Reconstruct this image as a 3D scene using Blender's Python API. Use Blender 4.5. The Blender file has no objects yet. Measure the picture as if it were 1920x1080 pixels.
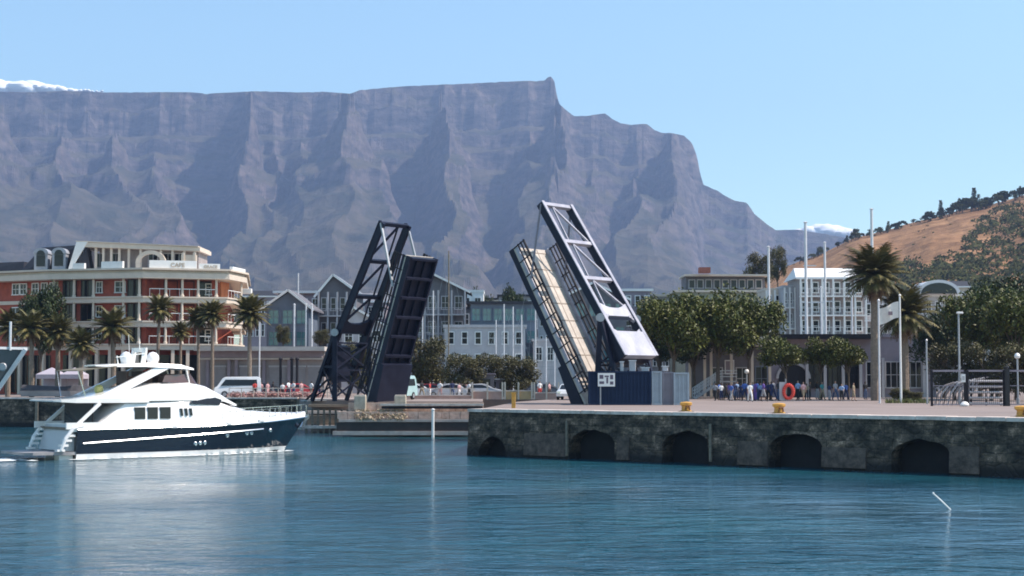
import bpy, bmesh, math, random
from mathutils import Vector, Matrix, noise
from math import radians as R, sin, cos, pi, atan2, sqrt
random.seed(7)
scene = bpy.context.scene
col = scene.collection
# ---------------------------------------------------------------- camera, sky, sun, exposure
F = 3000.0; PITCH = math.atan(168.0 / F); HC = 5.1
cd = bpy.data.cameras.new('camera'); cam = bpy.data.objects.new('camera', cd); col.objects.link(cam)
cam.location = (0, 0, HC); cam.rotation_euler = (pi / 2 + PITCH, 0, 0)
cd.sensor_width = 36; cd.lens = 36 * F / 1920; cd.clip_start = 0.5; cd.clip_end = 30000
scene.camera = cam
SUN = Vector((0.63, -0.015, 0.77)).normalized()
el = math.asin(SUN.z)
world = bpy.data.worlds.new('World'); scene.world = world; world.use_nodes = True
wn = world.node_tree.nodes; wl = world.node_tree.links
sky = wn.new('ShaderNodeTexSky'); sky.sky_type = 'NISHITA'; sky.sun_disc = False
sky.sun_elevation = el; sky.sun_rotation = atan2(SUN.x, SUN.y)
sky.air_density = 1.0; sky.dust_density = 0.6; sky.ozone_density = 1.0
bg = wn['Background']; tint = wn.new('ShaderNodeMix'); tint.data_type = 'RGBA'; tint.blend_type = 'MULTIPLY'; tint.inputs[0].default_value = 1
tint.inputs[7].default_value = (0.94, 1.11, 1.07, 1); wl.new(sky.outputs[0], tint.inputs[6]); wl.new(tint.outputs[2], bg.inputs[0]); bg.inputs[1].default_value = 0.146
sd = bpy.data.lights.new('sun', 'SUN'); sun = bpy.data.objects.new('sun', sd); col.objects.link(sun)
sd.energy = 5.0; sd.angle = R(0.53); sd.color = (1.0, 0.88, 0.78)
sun.rotation_euler = SUN.to_track_quat('Z', 'Y').to_euler(); sun.location = (50, 0, 80)
scene.view_settings.view_transform = 'Standard'; scene.view_settings.look = 'None'
scene.view_settings.exposure = 0.52; scene.view_settings.gamma = 1; scene.view_settings.use_curve_mapping = False
scene.cycles.filter_width = 1.8; scene.cycles.max_bounces = 6; scene.cycles.volume_bounces = 0; scene.cycles.use_denoising = True
scene.cycles.transparent_max_bounces = 8

def at(px, py, Y):
    x = (px - 960) / F; y = (540 - py) / F
    d = Vector((x, cos(PITCH) - y * sin(PITCH), sin(PITCH) + y * cos(PITCH)))
    return Vector((0, 0, HC)) + d * (Y / d.y)
def gx(px, Y): return at(px, 708, Y).x
def gz(py, Y): return at(960, py, Y).z
# ---------------------------------------------------------------- materials
MATS = {}
def mat(name, c, rough=0.7, var=0.15, scale=1.0, metal=0.0, bump=0.0, bscale=None, spec=0.5, c2=None, stretch=(1, 1, 1), detail=6, alpha=None, island=0.0, coat=0):
    if name in MATS: return MATS[name]
    m = bpy.data.materials.new(name); m.use_nodes = True; n = m.node_tree.nodes; l = m.node_tree.links
    b = n['Principled BSDF']; b.inputs['Roughness'].default_value = rough; b.inputs['Metallic'].default_value = metal
    b.inputs['Specular IOR Level'].default_value = spec
    if coat: b.inputs['Coat Weight'].default_value = coat; b.inputs['Coat Roughness'].default_value = 0.05
    tc = n.new('ShaderNodeTexCoord'); mp = n.new('ShaderNodeMapping'); mp.inputs['Scale'].default_value = stretch
    l.new(tc.outputs['Object'], mp.inputs['Vector'])
    nz = n.new('ShaderNodeTexNoise'); nz.inputs['Scale'].default_value = scale; nz.inputs['Detail'].default_value = detail
    nz.inputs['Roughness'].default_value = 0.65
    l.new(mp.outputs[0], nz.inputs['Vector'])
    cr = n.new('ShaderNodeValToRGB'); cr.color_ramp.elements[0].position = 0.3; cr.color_ramp.elements[1].position = 0.7
    c2 = c2 or tuple(min(1, v * (1 + var)) for v in c)
    c1 = c if c2 != tuple(min(1, v * (1 + var)) for v in c) else tuple(v * (1 - var) for v in c)
    cr.color_ramp.elements[0].color = (*c1, 1); cr.color_ramp.elements[1].color = (*c2, 1)
    l.new(nz.outputs['Fac'], cr.inputs[0])
    out = cr.outputs[0]
    if island:
        g = n.new('ShaderNodeNewGeometry'); mr = n.new('ShaderNodeMapRange')
        mr.inputs['To Min'].default_value = 1 - island; mr.inputs['To Max'].default_value = 1 + island
        l.new(g.outputs['Random Per Island'], mr.inputs['Value'])
        vm = n.new('ShaderNodeVectorMath'); vm.operation = 'SCALE'
        l.new(out, vm.inputs[0]); l.new(mr.outputs[0], vm.inputs['Scale']); out = vm.outputs[0]
    l.new(out, b.inputs['Base Color'])
    if bump:
        bp = n.new('ShaderNodeBump'); bp.inputs['Strength'].default_value = bump; bp.inputs['Distance'].default_value = 0.1
        nb = n.new('ShaderNodeTexNoise'); nb.inputs['Scale'].default_value = bscale or scale * 4; nb.inputs['Detail'].default_value = 5
        l.new(mp.outputs[0], nb.inputs['Vector']); l.new(nb.outputs['Fac'], bp.inputs['Height']); l.new(bp.outputs[0], b.inputs['Normal'])
    MATS[name] = m
    return m
def leafmat(name, c, c2, scale=0.35):
    m = mat(name, c, rough=0.55, scale=scale, c2=c2, island=0.45, spec=0.3)
    b = m.node_tree.nodes['Principled BSDF']
    try: b.inputs['Transmission Weight'].default_value = 0.0
    except Exception: pass
    return m
M = dict(
    white=mat('white_paint', (0.78, 0.77, 0.75), 0.5, 0.06, 0.8),
    cream=mat('cream_plaster', (0.60, 0.51, 0.42), 0.7, 0.10, 0.7),
    greyw=mat('grey_plaster', (0.46, 0.44, 0.45), 0.8, 0.15, 0.6),
    taupe=mat('taupe_plaster', (0.30, 0.26, 0.25), 0.8, 0.18, 0.6),
    mauve=mat('mauve_plaster', (0.27, 0.23, 0.26), 0.8, 0.18, 0.5),
    brick=mat('red_brick', (0.36, 0.085, 0.055), 0.85, 0.28, 1.2, bump=0.2),
    terra=mat('orange_brick', (0.50, 0.17, 0.07), 0.85, 0.2, 1.2),
    slate=mat('slate_roof', (0.018, 0.019, 0.028), 0.7, 0.3, 1.5, bump=0.3),
    tile=mat('grey_roof_sheet', (0.20, 0.20, 0.22), 0.5, 0.15, 0.8),
    roofred=mat('red_roof_tiles', (0.30, 0.10, 0.07), 0.8, 0.3, 2),
    glass=mat('window_glass', (0.012, 0.014, 0.018), 0.12, 0.3, 0.4, spec=0.35),
    teal=mat('teal_glass', (0.05, 0.16, 0.19), 0.1, 0.3, 0.5, spec=0.9),
    dark=mat('dark_metal', (0.014, 0.012, 0.016), 0.6, 0.2, 2, spec=.25),
    black=mat('black_rubber', (0.012, 0.012, 0.014), 0.6, 0.2, 5),
    chrome=mat('polished_steel', (0.7, 0.7, 0.72), 0.2, 0.05, 2, metal=1.0),
    grey=mat('galvanised_steel', (0.35, 0.36, 0.38), 0.45, 0.15, 2, metal=0.3),
    pole=mat('pale_pole_paint', (0.62, 0.62, 0.64), 0.4, 0.08, 2),
    quaytop=mat('quay_paving', (0.18, 0.142, 0.125), 0.9, 0.2, 0.3, bump=0.15, bscale=3, stretch=(.5, 1.6, 1), c2=(0.30, 0.235, 0.21)),
    coping=mat('coping_stone', (0.42, 0.34, 0.30), 0.85, 0.2, 1.5, c2=(0.78, 0.67, 0.60), bump=0.4, bscale=3),
    asphalt=mat('asphalt', (0.07, 0.068, 0.066), 0.9, 0.2, 0.8),
    yellow=mat('yellow_bollard_paint', (0.42, 0.20, 0.035), 0.6, 0.3, 5, c2=(0.62, 0.34, 0.06)),
    navy=mat('navy_hull_paint', (0.006, 0.0065, 0.016), 0.12, 0.1, 0.4, spec=0.7, coat=0.6),
    gel=mat('white_gelcoat', (0.82, 0.80, 0.78), 0.18, 0.03, 0.4, spec=0.6, coat=0.4),
    bridge=mat('dark_bridge_paint', (0.005, 0.007, 0.020), 0.5, 0.4, 0.9, spec=0.22, c2=(0.014, 0.017, 0.036)),
    bridge_lit=mat('sunlit_bridge_paint', (0.22, 0.22, 0.27), 0.4, 0.3, 0.9, spec=0.6, c2=(0.42, 0.41, 0.47)),  # bridge paint lightened to put sunlight into the right arm's colour
    deck=mat('bridge_deck_surface', (0.36, 0.32, 0.28), 0.85, 0.2, 0.9, c2=(0.58, 0.52, 0.46), bump=0.2),
    cont=mat('navy_container_paint', (0.006, 0.018, 0.052), 0.6, 0.25, 1.2, c2=(0.012, 0.028, 0.07), spec=.2),
    contg=mat('grey_container_paint', (0.30, 0.35, 0.40), 0.5, 0.15, 1.2),
    contl=mat('lilac_grey_sheet', (0.20, 0.19, 0.23), 0.5, 0.15, 1.2),
    bark=mat('bark', (0.10, 0.075, 0.055), 0.95, 0.35, 4, bump=0.5),
    palmbark=mat('palm_bark', (0.22, 0.17, 0.13), 0.95, 0.3, 5, bump=0.5),
    leafA=leafmat('leaves_yellow_green', (0.030, 0.048, 0.008), (0.135, 0.135, 0.026)),
    leafB=leafmat('leaves_dark_green', (0.010, 0.022, 0.007), (0.050, 0.066, 0.016)),
    leafC=leafmat('leaves_olive', (0.035, 0.035, 0.014), (0.13, 0.115, 0.04)),
    frond=leafmat('palm_frond', (0.04, 0.045, 0.015), (0.19, 0.155, 0.055)),
    frondb=leafmat('dry_palm_frond', (0.12, 0.07, 0.04), (0.24, 0.15, 0.08)),
    hillbush=mat('hillside_bush', (0.024, 0.032, 0.014), rough=.9, scale=.05, c2=(0.09, 0.088, 0.036), island=.4, spec=0.02),
    redp=mat('red_plastic', (0.62, 0.05, 0.03), 0.45, 0.1, 3),
    wood=mat('weathered_timber', (0.13, 0.11, 0.085), 0.9, 0.35, 1.0, stretch=(1, 6, 6), c2=(0.26, 0.22, 0.17), bump=0.3),
    skin1=mat('skin_dark', (0.10, 0.05, 0.03), 0.6, 0.08, 6), skin2=mat('skin_light', (0.42, 0.24, 0.17), 0.6, 0.08, 6),
    hair=mat('dark_hair', (0.015, 0.012, 0.01), 0.7, 0.2, 20),
)
def paint(name, c, rough=0.35, **k): return mat(name, c, rough, 0.08, 1.5, **k)
# ---------------------------------------------------------------- mesh helpers
class MB:
    def __init__(s): s.v = []; s.f = []
    def add(s, vs, fs):
        o = len(s.v); s.v.extend([tuple(p) for p in vs]); s.f.extend([tuple(i + o for i in f) for f in fs]); return s
    def box(s, c, d, rz=0, M4=None):
        x, y, z = d[0] / 2, d[1] / 2, d[2] / 2
        vs = [Vector(p) for p in ((-x, -y, -z), (x, -y, -z), (x, y, -z), (-x, y, -z), (-x, -y, z), (x, -y, z), (x, y, z), (-x, y, z))]
        if M4 is not None: vs = [M4 @ (p + Vector(c)) for p in vs]
        else:
            if rz: vs = [Matrix.Rotation(rz, 3, 'Z') @ p for p in vs]
            vs = [p + Vector(c) for p in vs]
        return s.add(vs, [(3, 2, 1, 0), (4, 5, 6, 7), (0, 1, 5, 4), (1, 2, 6, 5), (2, 3, 7, 6), (3, 0, 4, 7)])
    def bar(s, p, q, w, h=None, up=(0, 0, 1)):
        p, q = Vector(p), Vector(q); h = h or w; d = (q - p).normalized(); u = Vector(up)
        if abs(d.dot(u)) > 0.98: u = Vector((1, 0, 0)) if abs(d.x) < .9 else Vector((0, 1, 0))
        a = d.cross(u).normalized() * (w / 2); b = a.cross(d).normalized() * (h / 2)
        vs = [p - a - b, p + a - b, p + a + b, p - a + b, q - a - b, q + a - b, q + a + b, q - a + b]
        return s.add(vs, [(3, 2, 1, 0), (4, 5, 6, 7), (0, 1, 5, 4), (1, 2, 6, 5), (2, 3, 7, 6), (3, 0, 4, 7)])
    def tube(s, pts, rs, n=8, cap=True):
        pts = [Vector(p) for p in pts]
        if not hasattr(rs, '__len__'): rs = [rs] * len(pts)
        o = len(s.v); 
        for i, p in enumerate(pts):
            d = (pts[min(i + 1, len(pts) - 1)] - pts[max(i - 1, 0)]).normalized()
            u = Vector((0, 0, 1)) if abs(d.z) < 0.95 else Vector((1, 0, 0))
            a = d.cross(u).normalized(); b = a.cross(d).normalized()
            for k in range(n):
                t = 2 * pi * k / n; s.v.append(tuple(p + (a * cos(t) + b * sin(t)) * rs[i]))
        for i in range(len(pts) - 1):
            for k in range(n):
                k2 = (k + 1) % n; s.f.append((o + i * n + k, o + i * n + k2, o + (i + 1) * n + k2, o + (i + 1) * n + k))
        if cap:
            s.f.append(tuple(o + k for k in range(n))); e = o + (len(pts) - 1) * n; s.f.append(tuple(e + k for k in range(n - 1, -1, -1)))
        return s
    def lathe(s, c, prof, n=12, axis='z'):
        c = Vector(c); o = len(s.v)
        for r, h in prof:
            for k in range(n):
                t = 2 * pi * k / n
                p = (r * cos(t), r * sin(t), h) if axis == 'z' else ((r * cos(t), h, r * sin(t)) if axis == 'y' else (h, r * cos(t), r * sin(t)))
                s.v.append(tuple(c + Vector(p)))
        m = len(prof)
        for i in range(m - 1):
            for k in range(n):
                k2 = (k + 1) % n; s.f.append((o + i * n + k, o + i * n + k2, o + (i + 1) * n + k2, o + (i + 1) * n + k))
        s.f.append(tuple(o + k for k in range(n - 1, -1, -1))); e = o + (m - 1) * n; s.f.append(tuple(e + k for k in range(n)))
        return s
    def prism(s, poly, z0, z1):                       # vertical prism from (x,y) outline
        n = len(poly); vs = [(x, y, z0) for x, y in poly] + [(x, y, z1) for x, y in poly]
        return s.add(vs, [tuple(range(n - 1, -1, -1)), tuple(range(n, 2 * n))] + [(i, (i + 1) % n, n + (i + 1) % n, n + i) for i in range(n)])
    def profile(s, poly, y0, y1):                     # (x,z) outline extruded along y
        n = len(poly); vs = [(x, y0, z) for x, z in poly] + [(x, y1, z) for x, z in poly]
        return s.add(vs, [tuple(range(n)), tuple(range(2 * n - 1, n - 1, -1))] + [(i, n + i, n + (i + 1) % n, (i + 1) % n) for i in range(n)])
    def loft(s, rings, closed=True, caps=True):
        o = len(s.v); n = len(rings[0])
        for r in rings: s.v.extend([tuple(p) for p in r])
        for i in range(len(rings) - 1):
            for k in range(n if closed else n - 1):
                k2 = (k + 1) % n; s.f.append((o + i * n + k, o + i * n + k2, o + (i + 1) * n + k2, o + (i + 1) * n + k))
        if caps and closed:
            s.f.append(tuple(o + k for k in range(n - 1, -1, -1))); e = o + (len(rings) - 1) * n; s.f.append(tuple(e + k for k in range(n)))
        return s
    def build(s, name, m, parent=None, smooth=False, recalc=True, bevel=0):
        me = bpy.data.meshes.new(name)
        off = Vector((0, 0, 0)); p = parent
        while p is not None: off += p.location; p = p.parent
        me.from_pydata([(a - off.x, b - off.y, c - off.z) for a, b, c in s.v], [], s.f)
        if recalc:
            bm = bmesh.new(); bm.from_mesh(me); bmesh.ops.recalc_face_normals(bm, faces=bm.faces)
            if bevel: bmesh.ops.bevel(bm, geom=bm.edges[:], offset=bevel, segments=1, affect='EDGES')
            bm.to_mesh(me); bm.free()
        me.materials.append(m); me.update()
        if smooth:
            me.polygons.foreach_set('use_smooth', [True] * len(me.polygons))
            try: me.set_sharp_from_angle(angle=R(40))
            except Exception: pass
        o = bpy.data.objects.new(name, me); col.objects.link(o)
        if parent: o.parent = parent
        return o
def tag(o, label=None, cat=None, group=None, kind=None):
    if label: o['label'] = label
    if cat: o['category'] = cat
    if group: o['group'] = group
    if kind: o['kind'] = kind
    return o
def thing(name, loc, label, cat, group=None):
    o = bpy.data.objects.new(name, None); col.objects.link(o); o.location = loc
    return tag(o, label, cat, group)
def kids(o): return [c for c in bpy.data.objects if c.parent == o]
def copy_tree(o, parent=None, cache={}):
    c = o.copy(); col.objects.link(c); c.parent = parent
    for ch in kids(o): copy_tree(ch, c)
    return c
def place(proto, used, loc, rz=0, sc=1, label=None, cat=None, group=None):
    """first call moves the prototype itself, later calls copy it"""
    if proto.name in used: o = copy_tree(proto)
    else: o = proto; used.add(proto.name)
    o.location = loc; o.rotation_euler = (0, 0, rz); o.scale = (sc, sc, sc) if not hasattr(sc, '__len__') else sc
    tag(o, label, cat, group); return o
USED = set()
def sub(parent, name, data, loc, rz=0):               # a shared-mesh part at a world position
    o = bpy.data.objects.new(name, data); col.objects.link(o); o.parent = parent
    off = Vector((0, 0, 0)); p = parent
    while p is not None: off += p.location; p = p.parent
    o.location = Vector(loc) - off; o.rotation_euler = (0, 0, rz); return o
# ================================================================ setting: water, quays, ground, mountain, hill
def interp(pts, x):
    if x <= pts[0][0]: return pts[0][1]
    for (a, b), (c, d) in zip(pts, pts[1:]):
        if x <= c: return b + (d - b) * (x - a) / (c - a)
    return pts[-1][1]
def water_mat():
    m = bpy.data.materials.new('harbour_water'); m.use_nodes = True; n = m.node_tree.nodes; l = m.node_tree.links
    b = n['Principled BSDF']; b.inputs['Roughness'].default_value = 0.06; b.inputs['IOR'].default_value = 1.33
    tc = n.new('ShaderNodeTexCoord')
    def nz(scale, st, det, rough=0.55, dist=0.0):
        mp = n.new('ShaderNodeMapping'); mp.inputs['Scale'].default_value = st; l.new(tc.outputs['Object'], mp.inputs[0])
        t = n.new('ShaderNodeTexNoise'); t.inputs['Scale'].default_value = scale; t.inputs['Detail'].default_value = det
        t.inputs['Roughness'].default_value = rough; t.inputs['Distortion'].default_value = dist
        l.new(mp.outputs[0], t.inputs['Vector']); return t.outputs['Fac']
    big = nz(0.05, (1, 1, 1), 2)
    cr = n.new('ShaderNodeValToRGB'); cr.color_ramp.elements[0].position = 0.35; cr.color_ramp.elements[1].position = 0.65
    cr.color_ramp.elements[0].color = (0.012, 0.066, 0.104, 1); cr.color_ramp.elements[1].color = (0.014, 0.090, 0.118, 1)
    l.new(big, cr.inputs[0]); l.new(cr.outputs[0], b.inputs['Base Color'])
    h1 = nz(0.62, (0.55, 1.0, 1), 3, 0.5, 0.6); h2 = nz(2.2, (0.55, 1.0, 1), 4, 0.6, 0.5); patch = nz(0.03, (1, 1, 1), 3)
    mr = n.new('ShaderNodeMapRange'); mr.inputs['From Min'].default_value = 0.4; mr.inputs['From Max'].default_value = 0.6
    mr.inputs['To Min'].default_value = 0.22; mr.inputs['To Max'].default_value = 1.1; l.new(patch, mr.inputs[0])
    a = n.new('ShaderNodeMath'); a.operation = 'MULTIPLY_ADD'; a.inputs[1].default_value = 0.42; l.new(h2, a.inputs[0]); l.new(h1, a.inputs[2])
    mu = n.new('ShaderNodeMath'); mu.operation = 'MULTIPLY'; l.new(a.outputs[0], mu.inputs[0]); l.new(mr.outputs[0], mu.inputs[1])
    bp = n.new('ShaderNodeBump'); bp.inputs['Strength'].default_value = 1.0; bp.inputs['Distance'].default_value = 0.44
    l.new(mu.outputs[0], bp.inputs['Height']); l.new(bp.outputs[0], b.inputs['Normal'])
    return m
tag(MB().add([(-400, -30, 0), (400, -30, 0), (400, 300, 0), (-400, 300, 0)], [(0, 1, 2, 3)]).build('water', water_mat()), kind='structure')

# land: polygons at quay level
ZQ = 3.0
landA = [(-2.2, 107), (26.6, 83), (90, 30), (400, 30), (400, 300), (26, 300), (26, 182), (4.5, 182), (4.5, 158), (0.5, 140)]
tag(MB().prism(landA, -2, ZQ).build('quay', M['quaytop']), kind='structure')
XL = gx(660, 141)
landB = [(-400, 166), (gx(560, 166), 166), (gx(585, 152), 152), (XL, 150), (XL, 141), (gx(905, 141), 141), (gx(905, 158), 160), (4.5, 160), (4.5, 182), (-13.5, 182), (-13.5, 300), (-400, 300)]
tag(MB().prism(landB, -2, ZQ).build('promenade', M['quaytop']), kind='structure')

def rockwall_mat(name='quay_masonry', blk=(0.0, 0.0)):
    m = bpy.data.materials.new(name); m.use_nodes = True; n = m.node_tree.nodes; l = m.node_tree.links
    b = n['Principled BSDF']; b.inputs['Roughness'].default_value = 0.85
    tc = n.new('ShaderNodeTexCoord')
    mp = n.new('ShaderNodeMapping'); mp.inputs['Scale'].default_value = (1, 1, 1.3); l.new(tc.outputs['Object'], mp.inputs[0])
    vo = n.new('ShaderNodeTexVoronoi'); vo.inputs['Scale'].default_value = 1.35; l.new(mp.outputs[0], vo.inputs['Vector'])
    ve = n.new('ShaderNodeTexVoronoi'); ve.feature = 'DISTANCE_TO_EDGE'; ve.inputs['Scale'].default_value = 1.35; l.new(mp.outputs[0], ve.inputs['Vector'])
    nz = n.new('ShaderNodeTexNoise'); nz.inputs['Scale'].default_value = 0.9; nz.inputs['Detail'].default_value = 10; nz.inputs['Roughness'].default_value = 0.78
    l.new(mp.outputs[0], nz.inputs['Vector'])
    cr = n.new('ShaderNodeValToRGB'); e = cr.color_ramp.elements
    e[0].position = 0.38; e[0].color = (0.016, 0.013, 0.012, 1); e[1].position = 0.66; e[1].color = (0.50, 0.35, 0.27, 1)
    x = e.new(0.46); x.color = (0.050, 0.042, 0.031, 1); x = e.new(0.56); x.color = (0.145, 0.108, 0.080, 1)
    l.new(nz.outputs['Fac'], cr.inputs[0])
    mx = n.new('ShaderNodeMix'); mx.data_type = 'RGBA'; mx.blend_type = 'MULTIPLY'; mx.inputs[0].default_value = 0.45
    sep = n.new('ShaderNodeMapRange'); sep.inputs['To Min'].default_value = 0.45; sep.inputs['To Max'].default_value = 1.35
    sc = n.new('ShaderNodeSeparateColor'); l.new(vo.outputs['Color'], sc.inputs[0]); l.new(sc.outputs[0], sep.inputs[0])
    l.new(cr.outputs[0], mx.inputs[6]); l.new(sep.outputs[0], mx.inputs[7])
    wa = atan2(61.76 - 107, 54.2); gp = n.new('ShaderNodeNewGeometry'); mr_ = n.new('ShaderNodeMapping'); mr_.vector_type = 'POINT'; mr_.inputs['Rotation'].default_value = (0, 0, -wa)
    l.new(gp.outputs['Position'], mr_.inputs[0]); sp_ = n.new('ShaderNodeSeparateXYZ'); l.new(mr_.outputs[0], sp_.inputs[0])
    dn = n.new('ShaderNodeMath'); dn.operation = 'MULTIPLY_ADD'; dn.inputs[1].default_value = .35; l.new(nz.outputs['Fac'], dn.inputs[0]); l.new(sp_.outputs['Z'], dn.inputs[2])
    cb = n.new('ShaderNodeCombineXYZ'); l.new(sp_.outputs['X'], cb.inputs[0]); l.new(dn.outputs[0], cb.inputs[1])
    bk = n.new('ShaderNodeTexBrick'); bk.inputs['Scale'].default_value = 1.0; bk.inputs['Brick Width'].default_value = 1.15; bk.inputs['Row Height'].default_value = .46; bk.inputs['Mortar Size'].default_value = .03; bk.inputs['Mortar Smooth'].default_value = .6
    bk.inputs['Color1'].default_value = (.55, .55, .55, 1); bk.inputs['Color2'].default_value = (1.45, 1.35, 1.25, 1); bk.inputs['Mortar'].default_value = (.2, .2, .2, 1); l.new(cb.outputs[0], bk.inputs['Vector'])
    mb_ = n.new('ShaderNodeMix'); mb_.data_type = 'RGBA'; mb_.blend_type = 'MULTIPLY'; mb_.inputs[0].default_value = .75; l.new(mx.outputs[2], mb_.inputs[6]); l.new(bk.outputs['Color'], mb_.inputs[7]); mx = mb_
    # weed and tide stain below about one metre above the water
    sx = n.new('ShaderNodeSeparateXYZ'); ge = n.new('ShaderNodeNewGeometry'); l.new(ge.outputs['Position'], sx.inputs[0])
    ad = n.new('ShaderNodeMath'); ad.operation = 'MULTIPLY_ADD'; ad.inputs[1].default_value = -1.3; l.new(nz.outputs['Fac'], ad.inputs[0]); l.new(sx.outputs['Z'], ad.inputs[2])
    tr = n.new('ShaderNodeMapRange'); tr.inputs['From Min'].default_value = -0.35; tr.inputs['From Max'].default_value = 0.05; tr.clamp = True
    l.new(ad.outputs[0], tr.inputs[0])
    m2 = n.new('ShaderNodeMix'); m2.data_type = 'RGBA'; m2.inputs[6].default_value = (0.012, 0.012, 0.012, 1)
    l.new(tr.outputs[0], m2.inputs[0]); l.new(mx.outputs[2], m2.inputs[7]); l.new(m2.outputs[2], b.inputs['Base Color'])
    bp = n.new('ShaderNodeBump'); bp.inputs['Strength'].default_value = 0.5; bp.inputs['Distance'].default_value = 0.10
    cl = n.new('ShaderNodeMapRange'); cl.inputs['From Max'].default_value = 0.12; l.new(ve.outputs['Distance'], cl.inputs[0])
    l.new(cl.outputs[0], bp.inputs['Height']); l.new(bp.outputs[0], b.inputs['Normal'])
    return m
M['rock'] = rockwall_mat()
M['concrete'] = mat('stained_concrete', (0.030, 0.024, 0.021), 0.9, 0.2, 2.2, c2=(0.17, 0.125, 0.10), bump=0.4, detail=10)

# front quay wall with arches, a real battered wall 1.2 m thick with vaulted recesses
QA, QB = Vector((-2.2, 107, 0)), Vector((52.0, 61.76, 0))
qd = (QB - QA).normalized(); qn = Vector((qd.y, -qd.x, 0))       # towards the camera
def along(px):                                                    # distance along the wall seen at pixel column px
    k = (px - 960) / F; return (k * QA.y - QA.x) / (qd.x - k * qd.y)
wall = thing('quay_wall', QA, 'old dark stone quay wall with arched openings above the water', 'quay wall')
def q(u, z, out=0.0): 
    p = QA + qd * u + qn * out; return (p.x, p.y, z)
arches = [(945, 1.2, 1.25), (1130, 1.75, 1.85), (1305, 1.7, 1.9), (1510, 1.75, 1.95), (1742, 1.7, 1.8), (2010, 1.7, 1.8)]
arcs = [(along(p), w, h) for p, w, h in arches]
mb = MB(); T = 1.0
def ztop_of(u, lst):
    for c, w, h in lst:
        if abs(u - c) < w: return .22 * noise.noise(Vector((u * 1.3, 3, 0))) * (1 - abs(u - c) / w) + h - 0.85 + 0.85 * sqrt(max(0, 1 - ((u - c) / w) ** 2)) if h > 1.3 else h * sqrt(max(0, 1 - ((u - c) / w) ** 2))
    return -1.0
us = set([0.0, 70.0]); 
for c, w, h in arcs:
    for k in range(17): us.add(round(c - w + 2 * w * k / 16, 4))
    us.add(round(c - w - 0.0005, 4)); us.add(round(c + w + 0.0005, 4))
for k in range(1, 140): us.add(k * 0.5)
us = sorted(us); us = [u for i, u in enumerate(us) if i == 0 or u - us[i - 1] > 0.0003]
def rough(u, z): return 0.10 * noise.noise(Vector((u * 0.9, z * 1.3, 3.1))) + 0.05 * noise.noise(Vector((u * 3.1, z * 3.7, 7)))
def bat(z): return 1.02 + (2.85 - z) * 0.06
for u0, u1 in zip(us, us[1:]):
    a0, a1 = ztop_of(u0 + 1e-5, arcs), ztop_of(u1 - 1e-5, arcs)
    NZ = 7
    za = [a0 + (2.85 - a0) * k / NZ for k in range(NZ + 1)]; zb = [a1 + (2.85 - a1) * k / NZ for k in range(NZ + 1)]
    for k in range(NZ):
        mb.add([q(u0, za[k], bat(za[k]) + rough(u0, za[k])), q(u1, zb[k], bat(zb[k]) + rough(u1, zb[k])), q(u1, zb[k + 1], bat(zb[k + 1]) + rough(u1, zb[k + 1])), q(u0, za[k + 1], bat(za[k + 1]) + rough(u0, za[k + 1]))], [(0, 1, 2, 3)])
    if a0 > -0.99 or a1 > -0.99:
        mb.add([q(u0, a0, bat(a0)), q(u1, a1, bat(a1)), q(u1, a1, 0.01), q(u0, a0, 0.01)], [(0, 1, 2, 3)])
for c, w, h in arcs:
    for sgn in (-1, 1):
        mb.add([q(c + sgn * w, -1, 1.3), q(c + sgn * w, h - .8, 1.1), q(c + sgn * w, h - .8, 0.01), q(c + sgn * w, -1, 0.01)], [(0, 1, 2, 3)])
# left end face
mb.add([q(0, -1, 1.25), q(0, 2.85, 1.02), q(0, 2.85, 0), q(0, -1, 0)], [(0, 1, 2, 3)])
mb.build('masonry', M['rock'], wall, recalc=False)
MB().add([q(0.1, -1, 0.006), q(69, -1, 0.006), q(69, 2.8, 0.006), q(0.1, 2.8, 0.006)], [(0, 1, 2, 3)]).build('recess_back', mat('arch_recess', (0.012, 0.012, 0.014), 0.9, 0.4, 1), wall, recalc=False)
mb = MB(); u = 0.0
while u < 69:
    L = random.uniform(1.1, 1.9); c = (QA + qd * (u + L / 2) + qn * 0.42)
    mb.box((c.x, c.y, 2.95 + random.uniform(-.01, .01)), (L - 0.03, 1.5 + random.uniform(-.05, .05), 0.20), atan2(qd.y, qd.x)); u += L
mb.build('coping', M['coping'], wall)
for pxa, pxb, z0, z1 in ((1005, 1082, 0.15, 1.55), (1402, 1458, 0.1, 1.45), (1178, 1200, .1, 1.5), (1558, 1640, 0.15, 1.25), (1795, 1850, .1, 1.5)):
    ua, ub = along(pxa), along(pxb); mb = MB()
    o = 1.2
    mb.add([q(ua, z0, o + .1), q(ub, z0, o + .1), q(ub, z1, o), q(ua, z1, o), q(ua, z0, .9), q(ub, z0, .9), q(ub, z1, .9), q(ua, z1, .9)], [(0, 1, 2, 3), (3, 2, 6, 7), (0, 3, 7, 4), (1, 5, 6, 2)])
    mb.build('concrete_patch', M['concrete'], wall)
for pxs in (1085, 1352):                               # vertical fender strips and drain pipe marks
    c = Vector(q(along(pxs), 0, 1.24)); MB().box((c.x, c.y, 1.3), (.14, .14, 2.2), atan2(qd.y, qd.x)).build('fender_strip', M['wood'], wall)

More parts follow.
